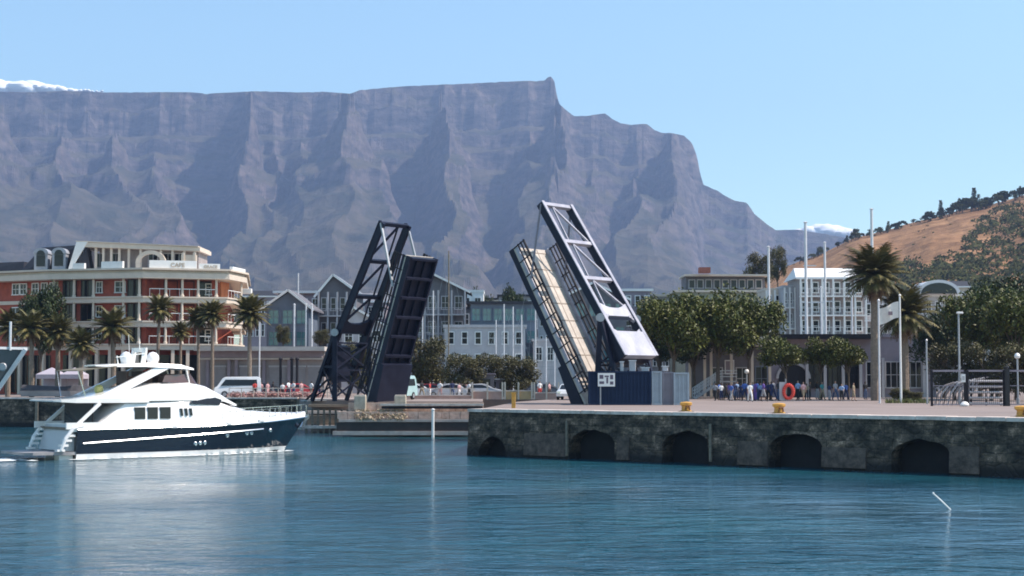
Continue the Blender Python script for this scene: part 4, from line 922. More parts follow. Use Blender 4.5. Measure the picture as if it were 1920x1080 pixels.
# ground arcade
mb = MB()
for px in range(-10, 420, 26):
    x = gx(px, 200); i = 0 if x < PH[1][0] else (1 if x < PH[2][0] else 2); s = segs[i]; u = (x - s.a.x) / s.d.x
    if 0 < u < s.L: s.box(mb, u - .2, u + .2, ZQ, 8.5, 1.2, 1.6)
mb.build('arcade_piers', M['cream'], hotel)
for px in range(2, 410, 26):
    x = gx(px, 200); i = 0 if x < PH[1][0] else (1 if x < PH[2][0] else 2); s = segs[i]; u = (x - s.a.x) / s.d.x
    if .9 < u < s.L - .9: mb = MB(); s.box(mb, u - .9, u + .9, ZQ + .2, 7.9, .02, .1); mb.build('arcade_door', M['glass'], hotel)
t = thing('air_unit', (gx(474, 206), 206, 15.6), 'bright white box jutting from the right end of the hotel wall', 'sign box')
MB().box((gx(463, 206) - .1, 206, 16.2), (1.25, .9, .65)).build('casing', M['white'], t, bevel=.04); MB().box((gx(454, 206) - .1, 206, 16.2), (.35, .3, .3)).build('bracket', M['grey'], t)

# ---- podium hall
x0, x1 = gx(372, 187), gx(606, 187); hall = thing('service_hall', ((x0 + x1) / 2, 187, ZQ), 'long low flat roofed hall with pale shutters right of the hotel', 'hall')
MB().box(((x0 + x1) / 2, 191, 5.6), (x1 - x0, 6, 5.2)).build('wall', M['taupe'], hall)
mb = MB(); mb.box(((x0 + x1) / 2, 190.3, 8.45), (x1 - x0 + .6, 9.5, .5)); mb.box(((x0 + x1) / 2, 189.4, 7.3), (x1 - x0 + .1, 4.2, .22)); mb.build('roof', mat('pale_roof_edge', (.52, .47, .43), .8, .12, 1), hall)
MB().box(((x0 + x1) / 2, 189.2, 7.82), (x1 - x0 - .4, 4.0, .74)).build('fascia', M['mauve'], hall)
for a, b in ((393, 421), (447, 486), (503, 536), (545, 570), (576, 603)):
    xa, xb = gx(a, 187), gx(b, 187); mb = MB()
    for k in range(14): mb.box(((xa + xb) / 2, 187.93, 3.2 + k * .22 + .11), (xb - xa, .06, .19))
    sh = mb.build('shutter', mat('shutter_grey', (.30, .28, .285), .6, .1, 1.5), hall); MB().box(((xa + xb) / 2, 187.9, 6.42), (xb - xa + .2, .16, .2)).build('lintel', M['greyw'], sh)
for px in (387, 427, 441, 493, 540): MB().box((gx(px, 187), 187.7, 5.1), (.35, .35, 4.2)).build('pilaster', M['mauve'], hall)
for k, px in enumerate((526, 547, 557)):
    t = thing('dark_post', (gx(px, 178), 178, ZQ), ('leftmost', 'middle', 'rightmost')[k] + ' of three slim dark pillars standing before the low hall', 'pillar', 'dark pillars before the hall')
    MB().tube([(gx(px, 178), 178, ZQ), (gx(px, 178), 178, gz(675, 178))], .15, 8).build('shaft', M['dark'], t); MB().lathe((gx(px, 178), 178, gz(675, 178)), [(.16, 0), (.24, .05), (.24, .15), (.05, .3)], 8).build('cap', M['dark'], t)

# ---- generic town building
def block(name, label, px0, px1, py, Y, depth, floors, nwin, wall, cat='building', roof='flat', apex=None, roofm='tile', overhang=.5, pane='glass', frame='white', balc=False, winw=.62, winh=.55, fh=None, zbot=ZQ, curtain=False, bays=False):
    x0, x1 = gx(px0, Y), gx(px1, Y); zt = gz(py, Y); w = x1 - x0; cx = (x0 + x1) / 2
    t = thing(name, (cx, Y, zbot), label, cat); fh = fh or (zt - zbot) / floors
    MB().box((cx, Y + depth / 2, (zt + zbot) / 2), (w, depth, zt - zbot)).build('wall', M[wall], t)
    if roof == 'gable':
        za = gz(apex[1], Y); xa = gx(apex[0], Y); o = overhang
        MB().add([(x0, Y, zt), (x1, Y, zt), (xa, Y, za - .15), (x0, Y + depth, zt), (x1, Y + depth, zt), (xa, Y + depth, za - .15)], [(0, 1, 2), (5, 4, 3), (0, 3, 4, 1), (1, 4, 5, 2), (2, 5, 3, 0)]).build('gable_wall', M[wall], t)
        mb = MB()
        for xe, sg in ((x0, -1), (x1, 1)):
            sl = (za - zt) / abs(xe - xa); xo = xe + sg * o; zo = zt - sl * o
            a = [(xa, Y - o, za + .06), (xo, Y - o, zo + .06), (xo, Y + depth + o, zo + .06), (xa, Y + depth + o, za + .06)]; b = [(x, y, z + .22) for x, y, z in a]
            mb.add(a + b, [(0, 1, 2, 3), (7, 6, 5, 4), (0, 4, 5, 1), (1, 5, 6, 2), (2, 6, 7, 3), (3, 7, 4, 0)])
        mb.build('roof', M[roofm], t)
        mb = MB(); mb.bar((x0 - o, Y - o - .02, zt - (za - zt) / abs(x0 - xa) * o + .1), (xa, Y - o - .02, za + .12), .1, .3); mb.bar((x1 + o, Y - o - .02, zt - (za - zt) / abs(x1 - xa) * o + .1), (xa, Y - o - .02, za + .12), .1, .3); mb.build('bargeboard', M['white'], t)
    elif roof == 'flat':
        mb = MB(); mb.box((cx, Y + depth / 2, zt + .18), (w + 2 * overhang, depth + 2 * overhang, .36)); mb.build('roof', M[roofm], t)
    elif roof == 'pitch':                                           # ridge parallel to the facade
        za = gz(apex[1], Y + depth / 2); o = overhang
        a = [(x0 - o, Y - o, zt), (x1 + o, Y - o, zt), (x1 + o - .6, Y + depth / 2, za), (x0 - o + .6, Y + depth / 2, za), (x0 - o, Y + depth + o, zt), (x1 + o, Y + depth + o, zt)]
        MB().add(a, [(0, 1, 2, 3), (3, 2, 5, 4), (0, 3, 4), (1, 5, 2), (0, 4, 5, 1)]).build('roof', M[roofm], t)
        MB().box((cx, Y - o - .05, zt + .0), (w + 2 * o, .14, .28)).build('eaves_board', M['white'], t)
    if nwin:
        ww = round(w / nwin * winw, 2); wh = round(fh * winh, 2)
        for f in range(floors):
            z = zbot + fh * (f + .52)
            if z < 6.0 and Y > 190: continue
            for k in range(nwin):
                x = x0 + w * (k + .5) / nwin; window(t, x, Y - .05, z, ww, wh, 0, 1 if ww > .9 else 0, 0 if wh < 1.3 else 1, frame, pane)
            if balc:
                mb = MB(); mb.box((cx, Y - .7, z - fh * .48), (w, 1.3, .18)); mb.build('balcony_slab', M[frame], t)
                mb = MB(); mb.box((cx, Y - 1.32, z - fh * .48 + 1.0), (w, .06, .07)); n = int(w / .5)
                for q_ in range(n + 1): mb.box((x0 + w * q_ / n, Y - 1.32, z - fh * .48 + .54), (.04, .04, .86))
                mb.build('balcony_rail', M[frame], t)
        if balc:
            mb = MB()
            for k in range(nwin + 1): mb.box((x0 + w * k / nwin, Y - 1.15, (zt + zbot) / 2), (.22, .22, zt - zbot - .02))
            mb.build('veranda_posts', M[frame], t)
    return t
M['panel_blue'] = mat('blue_grey_cladding', (.12, .15, .20), .6, .2, .6)
M['greydark'] = mat('dark_grey_cladding', (.13, .125, .14), .7, .25, .5)
M['sagewall'] = mat('sage_plaster', (.26, .26, .20), .8, .15, .5)
block('glass_gable_house', 'blue grey gabled house with tall teal glazing right of the hotel', 499, 578, 575, 216, 10, 4, 3, 'panel_blue', 'house', 'gable', (540, 546), 'greydark', .8, 'teal', 'panel_blue', winw=.8, winh=.7)
block('flat_house', 'low mauve house with a bright white flat roof behind the gabled glass house', 520, 600, 550, 245, 8, 4, 4, 'mauve', 'house', 'flat', roofm='white', overhang=.7)
block('gabled_flats', 'grey gabled block of flats left of the left bridge leaf', 598, 668, 548, 228, 10, 4, 4, 'greydark', 'flats', 'gable', (624, 517), 'tile', .7, 'glass', 'greyw', balc=True)
block('pale_bay_house', 'pale low block with a white gabled dormer seen through the left bridge arm', 640, 720, 610, 212, 8, 3, 3, 'greyw', 'house', 'gable', (662, 578), 'slate', .4)
block('balcony_flats', 'grey gabled flats with stacked balconies just right of the left bridge leaf', 772, 872, 545, 232, 10, 4, 4, 'greydark', 'flats', 'gable', (812, 516), 'slate', .8, 'glass', 'greyw', balc=True)
block('small_white_house', 'small bright white cube house beyond the tall wooden mast', 864, 906, 548, 250, 8, 4, 2, 'white', 'house', 'flat', roofm='white', overhang=.1)
block('teal_glass_flats', 'dark framed flats with wide teal glass bands between the two bridge leaves', 882, 1006, 570, 218, 10, 4, 6, 'panel_blue', 'flats', 'flat', roofm='slate', overhang=.6, pane='teal', frame='panel_blue', winw=.86, winh=.6)
block('white_terrace', 'pale three bay terrace row in front of the teal glass flats', 833, 985, 614, 208, 6, 3, 6, 'greyw', 'terrace', 'flat', roofm='greyw', overhang=.2, frame='white', winw=.5, winh=.6)
block('dark_gable_flats', 'dark roofed flats with teal glass behind the right bridge leaf', 1052, 1175, 560, 226, 10, 4, 5, 'greydark', 'flats', 'gable', (1112, 532), 'slate', .6, 'teal', 'greydark', winw=.75, winh=.6)
block('white_roof_house', 'mauve house with a bright white roof edge left of the large round trees', 1170, 1222, 546, 238, 8, 5, 3, 'mauve', 'house', 'flat', roofm='white', overhang=.3)
block('lower_pale_house', 'low pale house half hidden behind the foot of the right bridge leaf', 1000, 1085, 640, 214, 7, 2, 4, 'greyw', 'house', 'flat', roofm='greyw', overhang=.2)
t = block('long_apartment_block', 'long sage coloured apartment block with a flat roof above the round trees', 1268, 1455, 548, 262, 10, 6, 0, 'sagewall', 'apartment block', 'flat', roofm='cream', overhang=.4)
x0, x1 = gx(1290, 262), gx(1440, 262); zt = gz(548, 262)
MB().box(((x0 + x1) / 2, 268, zt + 1.5), (x1 - x0, 7, 2.3)).build('upper_storey', M['greydark'], t); MB().box(((x0 + x1) / 2, 267, zt + 2.85), (x1 - x0 + .8, 9, .3)).build('upper_roof', M['cream'], t)
for k in range(9): window(t, x0 + 1 + (x1 - x0 - 2) * k / 8, 264.42, zt + 1.5, 1.1, 1.5, 0, 0, 0, 'greyw')
MB().box((gx(1322, 262), 262, zt + 3.6), (1.8, 2, .9)).build('roof_turret', M['roofred'], t)
# white balcony block
t = block('balcony_block', 'white apartment block with a grid of balconies and white pitched roof behind the masts', 1500, 1622, 522, 216, 9, 6, 6, 'taupe', 'apartment block', 'pitch', (0, 503), 'white', .5, 'glass', 'white', balc=True, winw=.6, winh=.6)
block('balcony_wing', 'lower grey wing with balconies on the left of the white apartment block', 1470, 1499, 540, 220, 8, 5, 3, 'greyw', 'apartment wing', 'flat', roofm='greyw', overhang=.1, balc=True)
block('cream_corner_house', 'cream coloured house with open terraces left of the balcony wing', 1436, 1468, 545, 224, 7, 5, 2, 'cream', 'house', 'flat', roofm='cream', overhang=.1, balc=True)
t = block('arched_roof_house', 'white house with an arched roof vault below the wooded hillside', 1700, 1838, 556, 268, 9, 4, 8, 'greyw', 'house', 'flat', roofm='white', overhang=.3)
x = gx(1757, 268); zz = gz(556, 268) + .4; MB().profile([(x + 3.6 * cos(a), zz + 2.3 * sin(a)) for a in [pi * k / 14 for k in range(15)]], 266, 274).build('vault', M['pole'], t)
MB().profile([(x + 3.0 * cos(a), zz + 1.8 * sin(a)) for a in [pi * k / 14 for k in range(15)]], 265.95, 265.99).build('vault_window', M['glass'], t)
block('hillside_villa', 'small white villa among trees at the right edge under the hill', 1860, 1900, 556, 300, 8, 3, 3, 'white', 'villa', 'pitch', (0, 540), 'white', .3)
block('peach_house', 'small pale house on the hill foot left of the villa', 1780, 1830, 538, 330, 8, 4, 3, 'cream', 'house', 'pitch', (0, 527), 'slate', .4)
# quay restaurant with arch, long dark beam roof
t = thing('restaurant', (gx(1540, 170), 170, ZQ), 'low quayside restaurant with dark glazing, arched doorway and long dark roof beam', 'restaurant')
x0, x1 = gx(1440, 170), gx(1760, 170); zt = gz(632, 170)
MB().box(((x0 + x1) / 2, 176, (ZQ + zt) / 2 + 0), (x1 - x0, 10, zt - ZQ)).build('wall', M['mauve'], t)
MB().box(((x0 + gx(1640, 170)) / 2, 170.6, zt + .05), (gx(1640, 170) - x0, 3, .5)).build('roof_beam', M['dark'], t)
MB().box(((gx(1640, 170) + x1) / 2, 175.5, zt + .2), (x1 - gx(1640, 170), 9.5, .4)).build('flat_roof', M['mauve'], t)
xc = gx(1490, 170)
MB().profile([(xc + 1.55 * cos(a), 5.0 + 1.45 * sin(a)) for a in [pi * k / 14 for k in range(15)]] + [(xc - 1.55, ZQ + .02), (xc + 1.55, ZQ + .02)], 170.90, 170.97).build('arched_doorway', mat('dark_interior', (.012, .012, .016), .8, .2, 1), t)
mb = MB()
for k in range(14):
    a0, a1 = pi * k / 14, pi * (k + 1) / 14; mb.profile([(xc + r * cos(a), 5.0 + r * .95 * sin(a)) for r, a in ((1.85, a0), (1.85, a1), (1.58, a1), (1.58, a0))], 170.7, 170.99)
mb.build('arch_surround', M['greyw'], t)
for px, w in ((1532, 1.9), (1566, 1.7), (1598, 1.6), (1640, 1.9), (1676, 1.9), (1712, 1.9)):
    window(t, gx(px, 170.9), 170.88, 5.4, w, 2.9, 0, 2, 1, 'greyw' if px > 1620 else 'dark')
for px in (1515, 1549, 1583, 1616, 1658, 1695, 1735): MB().box((gx(px, 170), 170.6, 5.1), (.3, .3, 4.2)).build('pillar', M['greyw'], t)
# pavilion with white posts
t = thing('pavilion', (gx(1375, 166), 166, ZQ), 'open dark pavilion with white posts and pale roof beam under the round trees', 'pavilion')
x0, x1 = gx(1296, 166), gx(1446, 166); zt = gz(648, 166)
MB().box(((x0 + x1) / 2, 170.5, (ZQ + zt) / 2), (x1 - x0 - .3, 5, zt - ZQ - .2)).build('back_wall', M['greydark'], t)
MB().box(((x0 + x1) / 2, 169.2, zt + .1), (x1 - x0 + .4, 7.6, .35)).build('roof', M['cream'], t)
for px in (1294, 1322, 1334, 1372, 1411, 1444): MB().box((gx(px, 165.6), 165.8, (ZQ + zt) / 2), (.26, .26, zt - ZQ - .1)).build('post', M['cream'], t)
MB().box((gx(1368, 167.9), 167.95, 6.2), (1.0, .1, 1.5)).build('poster_frame', M['white'], t); MB().box((gx(1368, 167.9), 167.88, 6.2), (.78, .04, 1.25)).build('poster', M['mauve'], t)
window(t, gx(1392, 167.9), 167.95, 5.0, 1.4, 2.4, 0, 1, 1, 'greyw'); window(t, gx(1345, 167.9), 167.95, 5.0, 1.2, 2.4, 0, 1, 1, 'greyw'); window(t, gx(1428, 167.9), 167.95, 5.0, 1.4, 2.6, 0, 1, 1, 'panel_blue')
t = thing('staircase', (gx(1340, 160), 160, ZQ), 'outdoor stair with pale metal railings left of the pavilion', 'staircase')
xa, xb = gx(1302, 160), gx(1352, 160); mb = MB()
for k in range(9): mb.box((xa + (xb - xa) * (k + .5) / 9, 160.8, ZQ + .14 + k * .19), ((xb - xa) / 9, 1.6, .12))
mb.bar((xa, 160, ZQ), (xb, 160, 4.75), .08, .25); mb.box(((xb + gx(1382, 160)) / 2, 160.8, 4.7), (gx(1382, 160) - xb, 1.6, .12)); mb.build('steps', M['greyw'], t)
for y in (160.0, 161.6):
    mb = MB()
    for h in (.45, .75, 1.05): mb.bar((xa, y, ZQ + h), (xb, y, 4.75 + h), .07); mb.bar((xb, y, 4.75 + h), (gx(1382, 160), y, 4.75 + h), .07)
    for k in range(6): x = xa + (xb - xa) * k / 5; z = ZQ + 1.75 * k / 5; mb.bar((x, y, z), (x, y, z + 1.05), .07)
    mb.build('railing', M['pole'], t)
# ---- promenade clutter behind the channel
def kiosk(px0, px1, py, Y, m_, label, cat='kiosk', d=2.2, roofm='white'):
    x0, x1 = gx(px0, Y), gx(px1, Y); z = gz(py, Y); t = thing(cat, ((x0 + x1) / 2, Y, ZQ), label, cat)
    MB().box(((x0 + x1) / 2, Y + d / 2, (ZQ + z) / 2), (x1 - x0, d, z - ZQ)).build('body', M[m_], t); MB().box(((x0 + x1) / 2, Y + d / 2, z + .06), (x1 - x0 + .3, d + .3, .12)).build('roof', M[roofm], t)
    MB().box(((x0 + x1) / 2, Y - .02, (ZQ + z) / 2), ((x1 - x0) * .6, .05, (z - ZQ) * .6)).build('hatch', M['glass'], t)
    return t
kiosk(893, 926, 702, 172, 'greydark', 'dark grey kiosk behind the promenade wall between the bridge leaves', roofm='mauve')
kiosk(930, 962, 712, 175, 'mauve', 'mauve awning hut with pale curved frame right of the dark kiosk', 'hut', roofm='white')
for i, (a, b, c_, lab) in enumerate(((764, 884, 'pinkw', 'long low pink wall along the promenade left of the quay corner'), (884, 945, 'pinkw', 'short pink wall with white posts behind the quay corner'), (945, 1000, 'ochre', 'ochre yellow wall behind the small yellow bollard'), (1000, 1050, 'pinkw', 'low pink wall between the ochre wall and the parked white car'))):
    M['pinkw'] = mat('pink_wall', (.46, .29, .24), .85, .2, 1.2); M['ochre'] = mat('ochre_wall', (.50, .33, .17), .85, .2, 1.2)
    Y = 158.6 + i * .01; x0, x1 = gx(a, Y), gx(b, Y) - .05; t = thing('low_wall', ((x0 + x1) / 2, Y, ZQ), lab, 'low wall'); h = (.35, .75, .8, .6)[i]
    MB().box(((x0 + x1) / 2, Y, ZQ + h / 2 - .05), (x1 - x0, .4, h)).build('masonry', M[c_], t); MB().box(((x0 + x1) / 2, Y, ZQ + h), (x1 - x0, .5, .1)).build('coping', M['coping'], t)
    if i:
        mb = MB(); n = max(2, int((x1 - x0) / .8))
        for k in range(n): mb.box((x0 + .1 + (x1 - x0 - .2) * k / (n - 1), Y - .3, ZQ + .8), (.16, .16, 1.7))
        mb.build('posts', M['cream'], t)

block('low_roof_row', 'low mauve roofed row far behind the gabled glass house', 455, 540, 556, 330, 8, 4, 8, 'mauve', 'row of houses', 'pitch', (0, 545), 'slate', .3)
block('sloped_house', 'small dark pitched house between the gabled flats and the left bridge arm', 668, 722, 566, 262, 8, 4, 3, 'mauve', 'house', 'pitch', (0, 550), 'tile', .4)
block('pink_block', 'pale pink block with small windows beyond the balcony flats', 872, 935, 562, 300, 8, 4, 7, 'pinkb' if 0 else 'cream', 'flats', 'flat', roofm='slate', overhang=.2)
block('brown_flats', 'brown flats with a dark flat roof behind the right leaf deck', 935, 1010, 556, 285, 8, 5, 7, 'taupe', 'flats', 'flat', roofm='slate', overhang=.3)
block('tall_grey_flats', 'tall grey flats peeping between deck and balance arm of the right leaf', 1010, 1052, 548, 270, 8, 5, 4, 'greyw', 'flats', 'flat', roofm='tile', overhang=.3)
block('taupe_flats', 'taupe flats left of the long sage apartment block', 1222, 1268, 556, 275, 8, 5, 4, 'taupe', 'flats', 'flat', roofm='cream', overhang=.2)
block('grey_terrace', 'dark grey house row directly behind the wooden mast', 820, 882, 580, 236, 8, 4, 5, 'greydark', 'row of houses', 'flat', roofm='slate', overhang=.2)
block('white_side_block', 'white side block with small windows right of the white balcony block', 1622, 1700, 560, 232, 8, 4, 5, 'greyw', 'apartment wing', 'flat', roofm='white', overhang=.2, balc=True)
# ================================================================ vegetation
def treeproto(seed, leaf, h=7.5, cr=3.4, nl=9, npl=420, ls=.24, flat=.75, trunk=.22, low=.35):
    random.seed(seed); t = thing('tree', (0, 0, 0), None, None); tr = MB()
    hb = h * low; tr.tube([(0, 0, -.2), (.08, .05, hb * .5), (.0, .1, hb)], [trunk * 1.3, trunk, trunk * .85], 8)
    lobes = []
    for k in range(nl):
        a = 2 * pi * k / nl + random.uniform(-.3, .3); rr = cr * random.uniform(.25, .92) if k else 0; z = h * random.uniform(low + .18, .86)
        c = Vector((rr * cos(a), rr * sin(a), z)); lobes.append((c, cr * random.uniform(.26, .52))); m = Vector((c.x * .35, c.y * .35, hb + (z - hb) * .55))
        tr.tube([(0, .1, hb * .9), m, c], [trunk * .6, trunk * .35, trunk * .12], 5)
    tr.build('trunk', M['bark'], t, smooth=True)
    cm_ = MB()
    for c, r in lobes:
        for _ in range(npl):
            v = Vector((random.gauss(0, 1), random.gauss(0, 1), random.gauss(0, 1))).normalized() * (random.random() ** .45)
            nn = 1 + .35 * noise.noise(v * 2.2 + c); p = c + Vector((v.x, v.y, v.z * flat)) * r * 1.15 * nn
            a = Vector((random.uniform(-1, 1), random.uniform(-1, 1), random.uniform(-.6, .6))).normalized() * ls * random.uniform(.4, 1.6); b = a.cross(Vector((random.uniform(-1, 1), random.uniform(-1, 1), 1))).normalized() * ls * random.uniform(.35, .6)
            cm_.add([p - a, p + b, p + a, p - b], [(0, 1, 2, 3)])
    cm_.build('crown', leaf, t, recalc=False); return t
T1 = treeproto(1, M['leafA'], 8, 3.8, 16, 820, .20, low=.40); T2 = treeproto(2, M['leafB'], 8, 3.6, 16, 800, .20, low=.32); T3 = treeproto(3, M['leafC'], 6, 2.9, 14, 600, .17, low=.10)
T4 = treeproto(4, M['leafA'], 5.5, 2.6, 11, 560, .16, .6, .14, .42)
TH = {T1.name: 8.0, T2.name: 8.0, T3.name: 6.0, T4.name: 5.5}; TW = {T1.name: 3.8, T2.name: 3.6, T3.name: 2.9, T4.name: 2.6}
def tree(p, px, Y, ytop, halfw, label, group, base=ZQ, cat='tree'):
    h = gz(ytop, Y) - base; w = halfw * Y / F
    key = [q for q in (T1, T2, T3, T4) if q is p][0]
    sz = h / (TH[key.name] * .98); sx = w / (TW[key.name] * 1.05)
    return place(p, USED, (gx(px, Y), Y, base), random.uniform(0, 6.28), (sx, sx, sz), label, cat, group)
g = 'round crowned trees behind the quay'
tree(T1, 1262, 156, 555, 62, 'tall round tree just right of the bridge counterweight, yellowish green', g)
tree(T2, 1300, 163, 575, 60, 'dark green tree behind the pale blue grey container', g)
tree(T1, 1345, 158, 548, 70, 'broad yellow green tree in the middle of the large clump over the pavilion', g)
tree(T1, 1405, 160, 556, 58, 'yellow green tree at the right side of the large clump over the pavilion', g)
tree(T2, 1236, 170, 566, 44, 'dark tree peeping out left of the large clump', g)
g = 'small trees on the quay'
tree(T4, 1472, 152, 628, 44, 'small bright green tree in front of the arched doorway', g)
tree(T4, 1540, 154, 628, 36, 'small green tree between the arched doorway and the glazed front', g)
tree(T4, 1590, 153, 630, 38, 'small green tree left of the two tall palms', g)
g = 'dense trees at the right'
tree(T1, 1838, 156, 545, 66, 'big bushy green tree behind the iron fence, left of the right edge', g)
tree(T1, 1905, 150, 548, 62, 'big bushy green tree cut by the right edge of the view', g)
tree(T2, 1770, 165, 585, 52, 'dark leafy tree right of the lower palm', g)
tree(T2, 1870, 172, 520, 60, 'tall dark tree rising behind the bushy tree by the fence', g)
tree(T2, 1728, 176, 615, 38, 'low dark tree behind the flag pole', g)
tree(T3, 1790, 150, 640, 46, 'low dark bushy tree behind the left fence panel', g)
tree(T3, 1858, 146, 648, 44, 'low dark bushy tree behind the middle fence panel', g)
tree(T3, 1925, 144, 640, 46, 'low dark bushy tree behind the right fence panel', g)
g = 'olive trees on the promenade between the bridge leaves'
tree(T3, 797, 176, 628, 42, 'tall olive green tree right beside the left bridge leaf', g)
tree(T3, 866, 170, 664, 36, 'low dark olive tree at the foot of the tall mast', g)
tree(T3, 920, 178, 664, 34, 'low olive tree left of the dark kiosk roof', g)
tree(T3, 972, 174, 668, 36, 'low olive tree below the white yacht masts', g)
tree(T3, 672, 186, 640, 26, 'dark tree seen through the tower of the left bridge leaf', g)
g = 'trees behind the houses'
tree(T2, 905, 262, 545, 22, 'dark tree above the teal glass roof, left one', g); tree(T2, 962, 262, 540, 26, 'dark tree above the teal glass roof, right one', g)
tree(T2, 76, 193, 535, 36, 'dark leafy tree against the red hotel facade', 'trees by the hotel')
tree(T1, 1222, 245, 560, 40, 'pale green tree right of the white roofed house', g); tree(T3, 1426, 300, 476, 24, 'dark spreading tree left of the brown hill foot', g, base=gz(540, 300)); tree(T3, 1460, 330, 462, 17, 'dark tree at the left end of the brown hill, beside the tall mast', g, base=gz(535, 330)); tree(T3, 1410, 300, 508, 26, 'flat dark tree above the long apartment block', g)
tree(T3, 1640, 330, 520, 26, 'dark round tree between palm and hillside', g); tree(T2, 1845, 290, 520, 30, 'green tree beside the hillside villa', g); tree(T2, 1900, 280, 545, 26, 'green tree before the hillside villa', g)
tree(T1, 1750, 290, 528, 26, 'green tree left of the arched roof vault', g)
g = 'shrubs by the quay'
for k, (px, Y, yt, hw, lab) in enumerate(((1688, 142, 728, 20, 'low leafy shrub at the foot of the two palms'), (1712, 141, 734, 18, 'low shrub between the palms and the iron fence'), (530, 196, 610, 14, 'small shrub on the roof terrace of the low hall'), (603, 196, 618, 15, 'second small shrub at the right end of the roof terrace of the low hall'))):
    tree(T3, px, Y, yt, hw, lab, g, base=ZQ if Y < 190 else 8.8, cat='shrub')
# far trees on the hill ridge
random.seed(5)
FT = thing('ridge_tree', (0, 0, 0), None, None); MB().tube([(0, 0, -.5), (0, 0, 2)], [.3, .2], 5).build('trunk', M['bark'], FT)
mb = MB()
for k in range(7): clump(mb, Vector((random.uniform(-1.8, 1.8), random.uniform(-1.8, 1.8), random.uniform(2, 4.3))), random.uniform(1.0, 1.7), 26, .55)
mb.build('crown', M['hillbush'], FT, recalc=False)
FP = thing('ridge_tree', (0, 0, 0), None, None); MB().tube([(0, 0, -.5), (0, 0, 4)], [.3, .2], 5).build('trunk', M['bark'], FP); mb = MB()
for k in range(9): clump(mb, Vector((0, 0, 1.5 + k * .75)), max(.4, 1.6 - k * .13), 20, .45)
mb.build('crown', M['hillbush'], FP, recalc=False)
named = {1607: ('lone flat topped tree standing on the skyline right of the tallest mast', FT, 1.3), 1767: ('slender upright tree on the hill ridge line', FP, 1.5), 1830: ('tallest slender upright tree on the hill ridge line', FP, 1.9), 1540: ('dark bushy tree at the low left end of the hill ridge', FT, 1.2)}
for px, (lab, pr, sc_) in named.items(): place(pr, USED, hp(px, 1140), random.uniform(0, 6), sc_, lab, 'tree', 'trees on the hill ridge')
for k in range(110):
    px = random.choice([random.uniform(1500, 1700), random.uniform(1690, 1990), random.uniform(1740, 1990)]); Y = random.uniform(1110, 1145)
    s_ = random.uniform(.6, 1.3) * (1.2 if px > 1740 else .8)
    place(FT if random.random() < .85 else FP, USED, hp(px, Y), random.uniform(0, 6), (s_ * 1.2, s_ * 1.2, s_ * random.uniform(.7, 1.1)), 'small dark bushy tree in the row along the brown hill ridge', 'tree', 'trees on the hill ridge')
# palms
def frond(mb, base, az, elv, L, droop, lw, nseg=9, leaf=.9):
    p = Vector(base); prev = None; pts = []
    for i in range(nseg + 1):
        f = i / nseg; e = elv - droop * f * f; d = Vector((cos(az) * cos(e), sin(az) * cos(e), sin(e))); pts.append((p.copy(), d)); p = p + d * (L / nseg)
    for i in range(nseg):
        a, d = pts[i]; b, _ = pts[i + 1]; sd_ = d.cross(Vector((0, 0, 1))).normalized(); up = sd_.cross(d)
        mb.add([a - sd_ * .03, a + sd_ * .03, b + sd_ * .02, b - sd_ * .02], [(0, 1, 2, 3)])
        f = (i + .5) / nseg; ll = leaf * sin(pi * min(1, f * .85 + .18)) * L * .26
        for s in (-1, 1):
            for h in (.2, .7):
                q_ = a.lerp(b, h); tip = q_ + (sd_ * s + d * .7 - up * .35).normalized() * ll; w_ = d * lw
                mb.add([q_ - w_, q_ + w_, tip], [(0, 1, 2)])
def palm(seed, hgt, L, nf, kind='date', tr=.2):
    random.seed(seed); t = thing('palm_tree', (0, 0, 0), None, None); mb = MB(); lean = random.uniform(-.25, .25)
    pts = []; rs = []
    for i in range(13): f = i / 12; pts.append((lean * f * f, 0, hgt * f)); rs.append(tr * (1.25 - .35 * f) * (1 + .10 * (i % 2)))
    mb.tube(pts, rs, 8); mb.build('trunk', M['palmbark'], t, smooth=True)
    top = Vector(pts[-1]); mb = MB()
    for k in range(nf):
        az = 2 * pi * k * .382 + random.uniform(-.2, .2); f = k / nf
        frond(mb, top, az, 1.35 - 1.9 * f + random.uniform(-.1, .1), L * random.uniform(.85, 1.15), 1.25 - .5 * f, .085, leaf=1.0 if kind == 'date' else 1.25)
    mb.build('crown', M['frond'], t, recalc=False)
    mb = MB()
    for k in range(nf // 2):
        az = random.uniform(0, 6.28); frond(mb, top - Vector((0, 0, .2)), az, -.7 - random.uniform(0, .5), L * random.uniform(.5, .8), .7, .09, 6)
    mb.build('dry_skirt', M['frondb'], t, recalc=False); return t
PA = palm(1, 6.2, 2.3, 62); PB = palm(2, 8.6, 2.2, 66, tr=.17); PC = palm(3, 11.0, 3.0, 96, 'fan', .30)
PHt = {PA.name: 6.2, PB.name: 8.6, PC.name: 11.0}; PR = {PA.name: 2.3, PB.name: 2.2, PC.name: 3.0}
pnames = {id(PA): PA.name}
def palmat(pr, hname, px, Y, yc, r, label, group):
    h = gz(yc, Y) - ZQ; sz = h / PHt[hname]; sx = (r * Y / F) / PR[hname] * 1.3
    o = place(pr, USED, (gx(px, Y), Y, ZQ), random.uniform(0, 6), (sx, sx, sz), label, 'palm', group)
    for c in kids(o):                                             # keep fronds in proportion when only the trunk is longer
        if c.name.startswith(('crown', 'dry_skirt')):
            k = sx / sz; c.scale = (1, 1, k); c.location = (0, 0, PHt[hname] * (1 - k))
    return o
g = 'palms along the left promenade'
